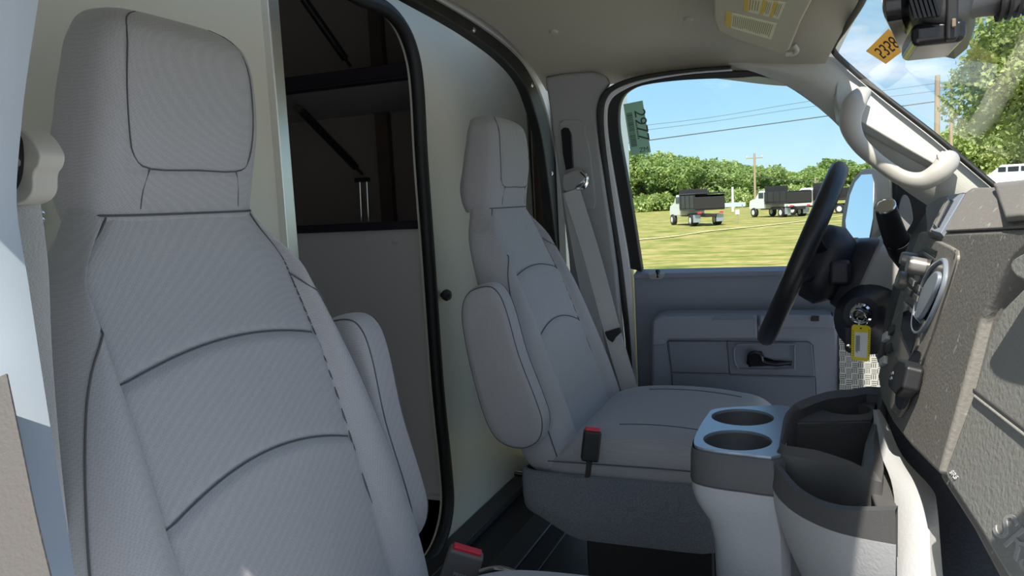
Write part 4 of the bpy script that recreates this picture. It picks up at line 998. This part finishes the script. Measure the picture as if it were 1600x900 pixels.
    for i in range(61):
        t = i/60; x = X0+(X1-X0)*t
        e_ = min(1, max(0, (1-t)/.16)); rf = (1-(1-e_)**2.6)**(1/2.6) if e_ < 1 else 1
        rf *= (1-(1-min(1, t/.30))**2.2)**(1/2.2) if t < .30 else 1; rf = max(rf, .15)
        ztop = -.492+.030*math.sin(math.pi*t)**.8; h_ = .030+.043*rf; hw = .245*(.90+.10*rf)
        ring = []
        for k in range(64):
            a = 2*math.pi*k/64; cy_, cz_ = math.cos(a), math.sin(a)
            yy = hw*math.copysign(abs(cy_)**.42, cy_); zz = math.copysign(abs(cz_)**.5, cz_)
            ztp = (ztop+.012*ss(.10, .19, abs(yy)))*1
            mid_ = -.535+.0; zc = mid_+ (zz*(ztp-mid_)*rf if zz > 0 else zz*.022)
            ring.append(Vector((x, cyy+yy, zc)))
        rings.append(ring)
    loft('seat_cushion', rings, 'seat', s, angle=180)
    # cushion piping low on the side
    pth = [Vector((X0+.02, cyy-.2465, -.515)), Vector((-.3, cyy-.2475, -.512)), Vector((-.12, cyy-.247, -.513)), Vector((-.075, cyy-.225, -.515)), Vector((-.066, cyy-.15, -.515)), Vector((-.066, cyy+.15, -.515)), Vector((-.075, cyy+.225, -.515)), Vector((-.12, cyy+.247, -.513)), Vector((-.3, cyy+.2475, -.512)), Vector((X0+.02, cyy+.2465, -.515))]
    tube('piping', pth, .0013, 'seam', s, 5, n=6)
    for sg in (-1, 1): tube('seam', [Vector((x_, cyy+sg*.150, -.535+.973*(-.492+.030*math.sin(math.pi*((x_-X0)/(X1-X0)))**.8+.0075+.535))) for x_ in (-.385, -.34, -.29, -.24, -.20, -.17)], .0012, 'seam', s, 4, n=5)
    # skirt
    pts = []
    path = [(-.565, -.20), (-.572, -.235), (-.545, -.256), (-.45, -.262), (-.3, -.262), (-.15, -.260), (-.09, -.245), (-.07, -.20), (-.065, 0), (-.07, .20), (-.09, .245), (-.15, .260), (-.3, .262), (-.45, .262), (-.545, .256), (-.572, .235), (-.565, .20), (-.565, 0)]
    PP = smooth_path([Vector((a, b, 0)) for a, b in path], 5, True)
    def zb(x): return -.624-.045*ss(-.57, -.44, x)+.045*ss(-.22, -.05, x)
    rg = []
    for fr, k in ((0, .965), (.02, .995), (.25, 1.0), (.6, 1.0), (.9, .99), (1, .975), (1, .90)):
        rg.append([Vector((-.32+(p.x+.32)*k, cyy+p.y*k, -.536+fr*(zb(p.x)+.536))) for p in PP])
    loft('skirt', rg, 'carpet', s, caps=False, angle=60)
    # pedestal under the skirt
    V, Fc = join_geo([g_box((-.33, cyy, -.875), (.30, .36, .05)), g_box((-.33, cyy-.16, -.76), (.26, .02, .20)), g_box((-.33, cyy+.16, -.76), (.26, .02, .20)), g_box((-.33, cyy, -.64), (.42, .40, .05))]); mk('pedestal', V, Fc, 'black', s, .004)
    # recliner hardware peeking out behind the cushion
    tube('recliner_bar', [Vector((-.60, cyy-.20, -.565)), Vector((-.54, cyy-.225, -.560)), Vector((-.48, cyy-.24, -.575))], .006, 'chrome', s, 4)
    return s, back_parts
seat1, backs = make_seat()
def arm_mesh():
    # side outline in (x,z), rounded slab; slightly reclined
    pts = [(-.605, -.150), (-.580, -.160), (-.562, -.200), (-.540, -.290), (-.508, -.380), (-.497, -.425), (-.508, -.462), (-.545, -.480), (-.590, -.470), (-.618, -.430), (-.640, -.350), (-.655, -.270), (-.660, -.205), (-.645, -.165)]
    P = smooth_path([Vector((a, 0, b)) for a, b in pts], 5, True); c = sum(P, Vector())/len(P)
    rings = []
    H_ = .030
    for i in range(17):
        t = -1+2*i/16; y = H_*t; k = 1-.22*(1-(1-abs(t)**3.0)**(1/3.0)) if abs(t) < 1 else .80
        if abs(t) == 1: k = .74
        rings.append([c+(p-c)*(k if True else 1)+Vector((0, y, 0)) for p in P])
    return rings, P, c
rings, AP, ac = arm_mesh()
def add_arm(seat, side):
    off = Vector((0, seat.location.y+side*.278, 0)) if False else Vector((0, C+side*.280, 0))
    hinge = empty('tmp')
    bpy.data.objects.remove(hinge)
    a = loft('armrest', [[p+off for p in r] for r in rings], 'seat', seat1, angle=180)
    c2 = [ac+(p-ac)*.985 for p in AP]
    for yy in (-.0225, .0225):
        k = 1-.22*(1-(1-(.0225/.03)**3.0)**(1/3.0))
        V, Fc = g_tube([off+ac+(p-ac)*(k+.004)+Vector((0, yy, 0)) for p in AP], .0011, 5, True)
        sm_ = mk('armrest_seam', V, Fc, 'seam', seat1); sm_.parent = a; 
    return a
arm1 = add_arm(seat1, +1)
def copy_tree(o, parent=None):
    c = o.copy(); COL.objects.link(c)
    if parent is not None: c.parent = parent
    for ch in list(o.children): copy_tree(ch, c)
    return c
seat2 = copy_tree(seat1)
tag(seat1, 'grey cloth passenger seat filling the left foreground', 'seat', 'matching grey cloth cab seats')
tag(seat2, 'grey cloth driver seat beside the driver door and belt pillar', 'seat', 'matching grey cloth cab seats')
seat1.location = (-.4+.022, .652, FLOOR+.014)
arm1.location.y -= .032; arm1.location.x -= .008
# the passenger back is set a little more upright than the driver's: turned about the neck
piv = Vector((-.655+.4, 0, -FLOOR)); Q = Matrix.Translation(piv) @ Matrix.Rotation(R(4.3), 4, 'Y') @ Matrix.Translation(-piv)
for ch in backs+[arm1]: ch.matrix_local = Q @ Matrix.Translation(ch.location); seat2.location = (-.4, 1.655, FLOOR)
for ch in seat1.children:
    if ch not in backs and ch is not arm1: ch.location.z -= .009; ch.location.x += .030
for ch in seat2.children:
    if ch.name.startswith('armrest'): ch.location = (0, -.555, 0)

# buckles
def buckle(label, a, b, y, dirv, mt, w_=.030, L_=.065, s=None):
    p = W(a, b, y=y); bk = empty('belt_buckle', p); tag(bk, label, 'buckle')
    T = Vector(dirv).normalized(); S = Vector((.9, .35, 0)); S = (S-T*S.dot(T)).normalized(); U = T.cross(S)
    rot = Matrix((S, U, T)).transposed()
    V, Fc = g_box(p-T*L_/2, (w_, .022, L_), rot); mk('buckle_body', V, Fc, mt, bk, .005, 3)
    V, Fc = g_box(p+T*.0005, (w_*.82, .014, .008), rot); mk('release_button', V, Fc, 'red', bk, .002)
    tube('stalk', [p-T*(L_-.005), p-T*(L_+.015), p-T*(L_+.03)], .012, 'black', bk, 4, flat=.4)
    return bk, p, T, S, U
buckle('black seat belt buckle with red button beside the driver seat cushion', 926, 672, 1.375, (.12, .1, 1), 'black', .034, .060)
bk, p, T, S, U = buckle('brown grey seat belt buckle with bright red button at the bottom beside the passenger seat', 730, 860, .96, (.30, .05, .8), 'bkgrey', .052, .085)
V, Fc = text_geo('PRESS', .008, p-T*.035-U*.0115 if U.dot(p) > 0 else p-T*.035+U*.0115, S, T, .0002); mk('embossed_text', V, Fc, 'web', bk, smooth=False)
tube('x', [W(750, 893, y=.95), W(775, 888, y=.95), W(800, 893, y=.93), W(820, 905, y=.92)], .004, 'chrome', None, 4).name = 'cushion_wire'
tag(bpy.data.objects['cushion_wire'], 'thin bright wire loop beside the foreground buckle', 'wire')

# ================================================================== passenger side pillar, near
rows = []
edge = [(86, -260), (72, -100), (60, 0), (42, 120), (33, 200), (26, 320), (44, 440), (62, 560), (84, 700), (104, 820), (122, 930), (150, 1100)]
E_ = smooth_path([W(a, b, y=y) for (a, b), y in zip(edge, (.31, .345, .36, .365, .37, .375, .375, .37, .36, .35, .34, .33))], 4)
for p in E_: rows.append([p+Vector((.0, .0, 0)), p+Vector((-.010, -.028, 0)), p+Vector((-.05, -.05, 0)), p+Vector((-.16, -.07, 0)), p+Vector((-.24, -.07, 0))])
o = loft('near_pillar', rows, 'ptrim', None, closed=False, solid=0, angle=60); o.name = 'trim_14'; struct(o)
nb = empty('passenger_seat_belt', W(40, 260, y=.40)); nb.name = 'seat_belt'; tag(nb, 'beige passenger belt ring and webbing at the far left foreground', 'seat belt')
V, Fc = g_prism(smooth_path([W(a, b, y=.42) for a, b in [(18, 205), (34, 203), (50, 218), (62, 240), (60, 258), (52, 272), (50, 300), (36, 316), (14, 316), (10, 260)]], 4, True), (0, .022, 0)); mk('guide_cover', V, Fc, 'handle', nb, .006, 3)
V, Fc = g_prism(smooth_path([W(a, b, y=.415) for a, b in [(12, 215), (24, 214), (28, 245), (24, 280), (12, 295)]], 4, True), (0, .01, 0)); mk('ring_opening', V, Fc, 'blackgl', nb, .002)
lathe('ring_bolt', [(.008, 0), (.008, .01), (.0005, .012)], W(17, 252, y=.415), (.5, -1, 0), 'chrome', nb, 16)
webbing('webbing', [W(25, 315, y=.43), W(38, 420, y=.43), W(45, 560, y=.43), W(62, 760, y=.42), W(90, 980, y=.42)], .034, 'web', nb, face=(.9, -.9, 0))
webbing('lower_webbing', [W(-20, 600, y=.33), W(12, 760, y=.31), W(44, 910, y=.29), W(70, 1020, y=.28)], .030, 'webd', nb, face=(.5, -1, 0))

# ================================================================== outdoors
def leafcloud(blobs, n, size, seed):
    rnd = random.Random(seed); V = []; Fc = []
    tot = sum(r**2 for _, r in blobs)
    for c, r in blobs:
        k = int(n*r*r/tot)
        for i in range(k):
            d = Vector((rnd.gauss(0, 1), rnd.gauss(0, 1), rnd.gauss(0, 1))).normalized()
            p = Vector(c)+d*r*(rnd.random()**.25)*(.85+.3*noise.noise(d*2.1+Vector(c)))
            a = Vector((rnd.gauss(0, 1), rnd.gauss(0, 1), rnd.gauss(0, 1))).normalized(); b = a.orthogonal().normalized(); c2 = a.cross(b); s_ = size*(.6+rnd.random()*.8); th = rnd.random()*6.28
            u = (b*math.cos(th)+c2*math.sin(th))*s_; v = (c2*math.cos(th)-b*math.sin(th))*s_*.6
            m0 = len(V); V += [p-u, p-v, p+u, p+v]; Fc.append((m0, m0+1, m0+2, m0+3))
    return V, Fc
def tree(loc, h, wd, seed, label, mt, n=2600, leaf=.28, group=None, trunkh=.35, cat='tree'):
    rnd = random.Random(seed); t = empty('tree', loc); tag(t, label, cat, group); L_ = Vector(loc); bl = []
    for i in range(13):
        a = rnd.random()*6.28; rr = rnd.random()**.6*wd*.36; zz = h*(trunkh+(1-trunkh)*(.08+.8*rnd.random())); k = 1-abs(zz/h-.62)
        bl.append((L_+Vector((math.cos(a)*rr*k*1.3, math.sin(a)*rr*k*1.3, zz)), wd*(.16+.12*rnd.random())*(.7+.5*k)))
    V, Fc = leafcloud(bl, n, leaf, seed+1); me = mk('crown', V, Fc, mt, t, smooth=False)
    tb = [g_tube([L_-Vector((0, 0, .3)), L_+Vector((.1, 0, h*.3)), L_+Vector((0, .1, h*.7))], [wd*.035, wd*.028, wd*.01], 8)]
    for c, r in bl[:5]: tb.append(g_tube([L_+Vector((0, 0, h*.35)), c], [wd*.014, wd*.006], 6))
    V, Fc = join_geo(tb); mk('trunk', V, Fc, 'trunk', t); return t
protos = []
rnd = random.Random(11)
cols = [(975, 130, 8.8), (1005, 128, 9.0), (1035, 132, 8.8), (1062, 126, 8.2), (1088, 134, 8.0), (1110, 130, 7.2), (1135, 136, 7.2), (1160, 128, 6.4), (1184, 132, 6.4), (1208, 138, 5.6), (1236, 140, 5.0), (1262, 132, 5.4), (1290, 140, 5.6), (1322, 140, 6.0), (950, 140, 9.5)]
pl_ = [tree(gp(cols[i][0], cols[i][1]), 8.5, 9.0, 50+i, '', ('leaf', 'leaf2', 'leaf', 'leaf2')[i], 11000, .27) for i in range(4)]
sp_names = ['broad yellow green tree in the treeline at the left of the window, beside the sticker', 'dark green rounded tree in the treeline second from the left of the window', 'tall light green tree in the treeline behind the left dump truck', 'dark green tree in the treeline behind the right end of the left dump truck']
for i, (px, D, h) in enumerate(cols):
    p = gp(px, D)
    o = pl_[i] if i < 4 else copy_tree(pl_[i % 4])
    o.location = p; o.scale = (1.0, 1.0, h/8.5*1.0)
    tag(o, 'green leafy tree in the distant treeline across the field', 'tree', 'treeline trees across the field')
# undergrowth hedge at the foot of the treeline
for i in range(12):
    p = gp(965+i*29, 122+(i % 3)*3)
    bl = [(p+Vector((rnd.uniform(-4, 4), rnd.uniform(-1, 1), .5+rnd.random()*1.0)), 1.3+rnd.random()) for k in range(7)]
    V, Fc = leafcloud(bl, 2600, .24, 90+i); b_ = empty('bush', p); mk('foliage', V, Fc, 'leaf', b_, smooth=False); tag(b_, 'low green bush at the foot of the distant treeline', 'bush', 'bushes at the foot of the treeline')
# right hand trees through the windshield
tree(gp(1640, 26)+Vector((0, 0, -.2)), 8.6, 5.2, 201, 'large airy tree at the right through the windshield', 'leaf', 15000, .10, trunkh=.38)
tree(gp(1760, 24)+Vector((0, 0, -.5)), 10.5, 6.5, 203, 'tall tree at the right edge of the windshield view', 'leaf', 15000, .10, trunkh=.33)
for i, (px, D, h, wd) in enumerate(((1515, 78, 7.2, 9), (1550, 84, 8.5, 10), (1490, 96, 6.2, 9), (1590, 80, 9.0, 10), (1460, 110, 5.0, 8))):
    tree(gp(px, D)+Vector((0, 0, -.4)), h, wd, 220+i, 'bushy green tree behind the white vehicle seen through the windshield', 'leaf2' if i % 2 else 'leaf', 5000, .24, 'trees behind the white vehicle', .1)

def wheel(c, r_, w_, ax, parent, name='wheel'):
    ax = Vector(ax).normalized(); V, Fc = g_lathe([(r_*.55, -w_/2), (r_*.95, -w_/2), (r_, -w_/4), (r_, w_/4), (r_*.95, w_/2), (r_*.55, w_/2)], c, ax, 18); o = mk(name, V, Fc, 'tyre', parent)
    V, Fc = g_lathe([(r_*.55, -w_/2-.01), (r_*.2, -w_/2-.03), (r_*.2, w_/2+.03), (r_*.55, w_/2+.01)], c, ax, 12); h = mk('wheel_hub', V, Fc, 'truckw', parent); h.parent = o; h.location = (0, 0, 0)
def dump_truck(loc, yaw, label, Lb=3.4, fold=False):
    t = empty('dump_truck', loc); tag(t, label, 'truck')
    Rm = Matrix.Rotation(yaw, 3, 'Z'); L_ = Vector(loc)
    def P(x, y, z): return L_+Rm @ Vector((x, y, z))
    def bx(name, c, s, mt, bev=.03):
        V, Fc = g_box(P(*c), s, Rm); return mk(name, V, Fc, mt, t, bev)
    # local: x forward (cab end), body behind
    cab = [(1.1, 0, .75), (1.1, 0, 2.15), (1.3, 0, 2.3), (2.1, 0, 2.3), (2.75, 0, 1.6), (3.6, 0, 1.5), (3.75, 0, 1.2), (3.75, 0, .7)]
    rings = [[P(a, yy, c) for a, b, c in cab] for yy in (-.95, .95)]
    V, Fc = g_loft(rings); mk('cab', V, Fc, 'truckw', t, .06)
    bx('side_window', (1.75, 0, 1.9), (.8, 1.94, .5), 'autogl'); bx('rear_window', (1.09, 0, 1.9), (.03, 1.4, .45), 'autogl')
    bx('chassis', (0, 0, .75), (5.6, .8, .22), 'truckb')
    for sg in (-1, 1): bx('side_board', (-.8, sg*1.08, 1.75), (Lb, .07, .95 if not fold else .85), 'truckb')
    bx('bed_floor', (-.8, 0, 1.2), (Lb, 2.2, .14), 'truckb'); bx('headboard', (.85, 0, 1.95), (.08, 2.2, 1.45), 'truckb'); bx('tailgate', (-.8-Lb/2, 0, 1.65), (.08, 2.2, .85), 'truckb')
    if not fold: bx('cover', (-.8, 0, 2.32), (Lb+.2, 2.25, .10), 'truckb')
    for k in range(4):
        for sg in (-1, 1): bx('stake', (-2.3+k*.95, sg*1.12, 1.75), (.09, .05, .95), 'truckb', .01)
    for xx in (-1.5, 2.9):
        for sg in (-1, 1): wheel(P(xx, sg*.9, .42), .42, .30 if xx > 0 else .45, Rm @ Vector((0, 1, 0)), t)
    for sg in (-1, 1):
        bx('mud_flap', (-2.15, sg*.85, .55), (.03, .55, .55), 'silver'); bx('tail_light', (-2.58, sg*.8, .95), (.04, .3, .12), 'red')
    return t
p = gp(1090, 57); dump_truck(p, R(118), 'black covered dump body truck at the left in the field, white cab facing away')
p = gp(1222, 66); dump_truck(p, R(125), 'black open dump body truck right of the tall pole in the field', 3.6, True)
p = gp(1296, 66); dump_truck(p, R(150), 'white cab truck half hidden behind the steering wheel rim', 3.0, True)
# white suv through the windshield
sv = empty('white_suv', gp(1570, 62)); sv.location.z = W(1570, 290, D=62).z-.3; sv.name = 'suv'; tag(sv, 'white sport utility vehicle parked beyond the windshield at the right', 'car')
Rm = Matrix.Rotation(R(170), 3, 'Z'); L_ = sv.location.copy()
def P(x, y, z): return L_+Rm @ Vector((x, y, z))
prof = [(-2.4, .5), (-2.4, 1.15), (-2.2, 1.25), (-2.0, 1.85), (-1.7, 1.95), (.3, 1.95), (1.1, 1.25), (2.3, 1.1), (2.45, .9), (2.45, .5)]
V, Fc = g_loft([[P(a, yy, b) for a, b in prof] for yy in (-.95, .95)]); mk('body', V, Fc, 'truckw', sv, .06)
for a, w_ in ((-1.45, .9), (-.5, .75), (.25, .55)):
    V, Fc = g_box(P(a, 0, 1.58), (w_, 1.93, .42), Rm); mk('side_window', V, Fc, 'autogl', sv, .03)
V, Fc = g_box(P(-2.16, 0, 1.55), (.06, 1.5, .45), Rm @ Matrix.Rotation(R(-18), 3, 'Y')); mk('rear_window', V, Fc, 'autogl', sv, .02)
for a in (-1.5, 1.5):
    for sg in (-1, 1): wheel(P(a, sg*.85, .38), .38, .25, Rm @ Vector((0, 1, 0)), sv)
# poles, wires, sign
def pole(px, D, ztop_px, label, r_=.14, arm=True, mt='bark'):
    p = gp(px, D); top = W(px, ztop_px, D=D); o = empty('utility_pole', p); tag(o, label, 'pole')
    tp = Vector((p.x, p.y, top.z))
    V, Fc = g_tube([p-Vector((0, 0, .3)), tp], [r_, r_*.8], 12); mk('post', V, Fc, mt, o)
    if arm: 
        V, Fc = g_box(tp-Vector((0, 0, .5)), (1.8, .1, .12), Matrix.Rotation(R(20), 3, 'Z')); mk('crossarm', V, Fc, mt, o, .02)
        for k in (-.8, .8): lathe('insulator', [(.05, 0), (.07, .1), (.03, .2)], tp+Vector((k, 0, -.44)), (0, 0, 1), 'binp', o, 8)
    return tp
p1 = pole(1180, 85, 240, 'tall thin utility pole rising from the treeline in the driver window', .14)
pole(1145, 95, 292, 'short pale post in front of the treeline above the pale sign', .16, False, 'white')
p2 = pole(1463, 42, 121, 'thick bare wooden pole seen through the windshield', .16, False)
p3 = pole(1485, 60, 128, 'utility pole with crossarm right of the thick bare pole', .15)
pole(1274, 100, 277, 'short distant pole near the steering wheel rim', .14, False)
def wire(pts, label, r_=.02):
    o = tube('power_line', pts, r_, 'wire', None, 6, n=5); tag(o, label, 'cable')
wire([W(700, 262, D=45), W(1015, 219, D=45), W(1200, 194, D=45), W(1330, 176, D=45), W(1415, 165, D=44), W(1600, 140, D=42)], 'thick power cable crossing the whole sky', .035)
wire([W(700, 225, D=60), W(1060, 190, D=60), W(1265, 158, D=60), W(1480, 128, D=60), W(1620, 110, D=60)], 'thin upper power line across the sky', .018)
wire([W(700, 238, D=60), W(1060, 197, D=60), W(1265, 167, D=60), W(1480, 140, D=60), W(1620, 122, D=60)], 'thin lower power line across the sky', .018)
wire([W(1180, 246, D=85), W(1185, 274, D=85), W(1240, 282, D=90), W(1300, 284, D=95)], 'short drooping wire right of the tall thin pole', .03)
pp = gp(1146, 90); sg_ = empty('sign_board', pp); tag(sg_, 'long pale blue board between the two dump trucks', 'sign')
V, Fc = g_box(Vector((pp.x, pp.y, W(1146, 320, D=90).z)), (2.7, .1, .5)); mk('board', V, Fc, 'sign', sg_, .02)
for k in (-1, 1): V, Fc = g_box(Vector((pp.x+k, pp.y, (W(1146, 320, D=90).z+pp.z)/2)), (.1, .1, abs(W(1146, 320, D=90).z-pp.z))); mk('post', V, Fc, 'bark', sg_, .01)
pq = gp(1152, 58); ps = empty('marker_post', pq); tag(ps, 'small marker post in the grass between the two dump trucks', 'post')
V, Fc = g_box(pq+Vector((0, 0, .45)), (.1, .1, .9)); mk('stake', V, Fc, 'bark', ps, .01); V, Fc = g_box(pq+Vector((0, -.06, .8)), (.3, .03, .35)); mk('plate', V, Fc, 'white', ps, .01)
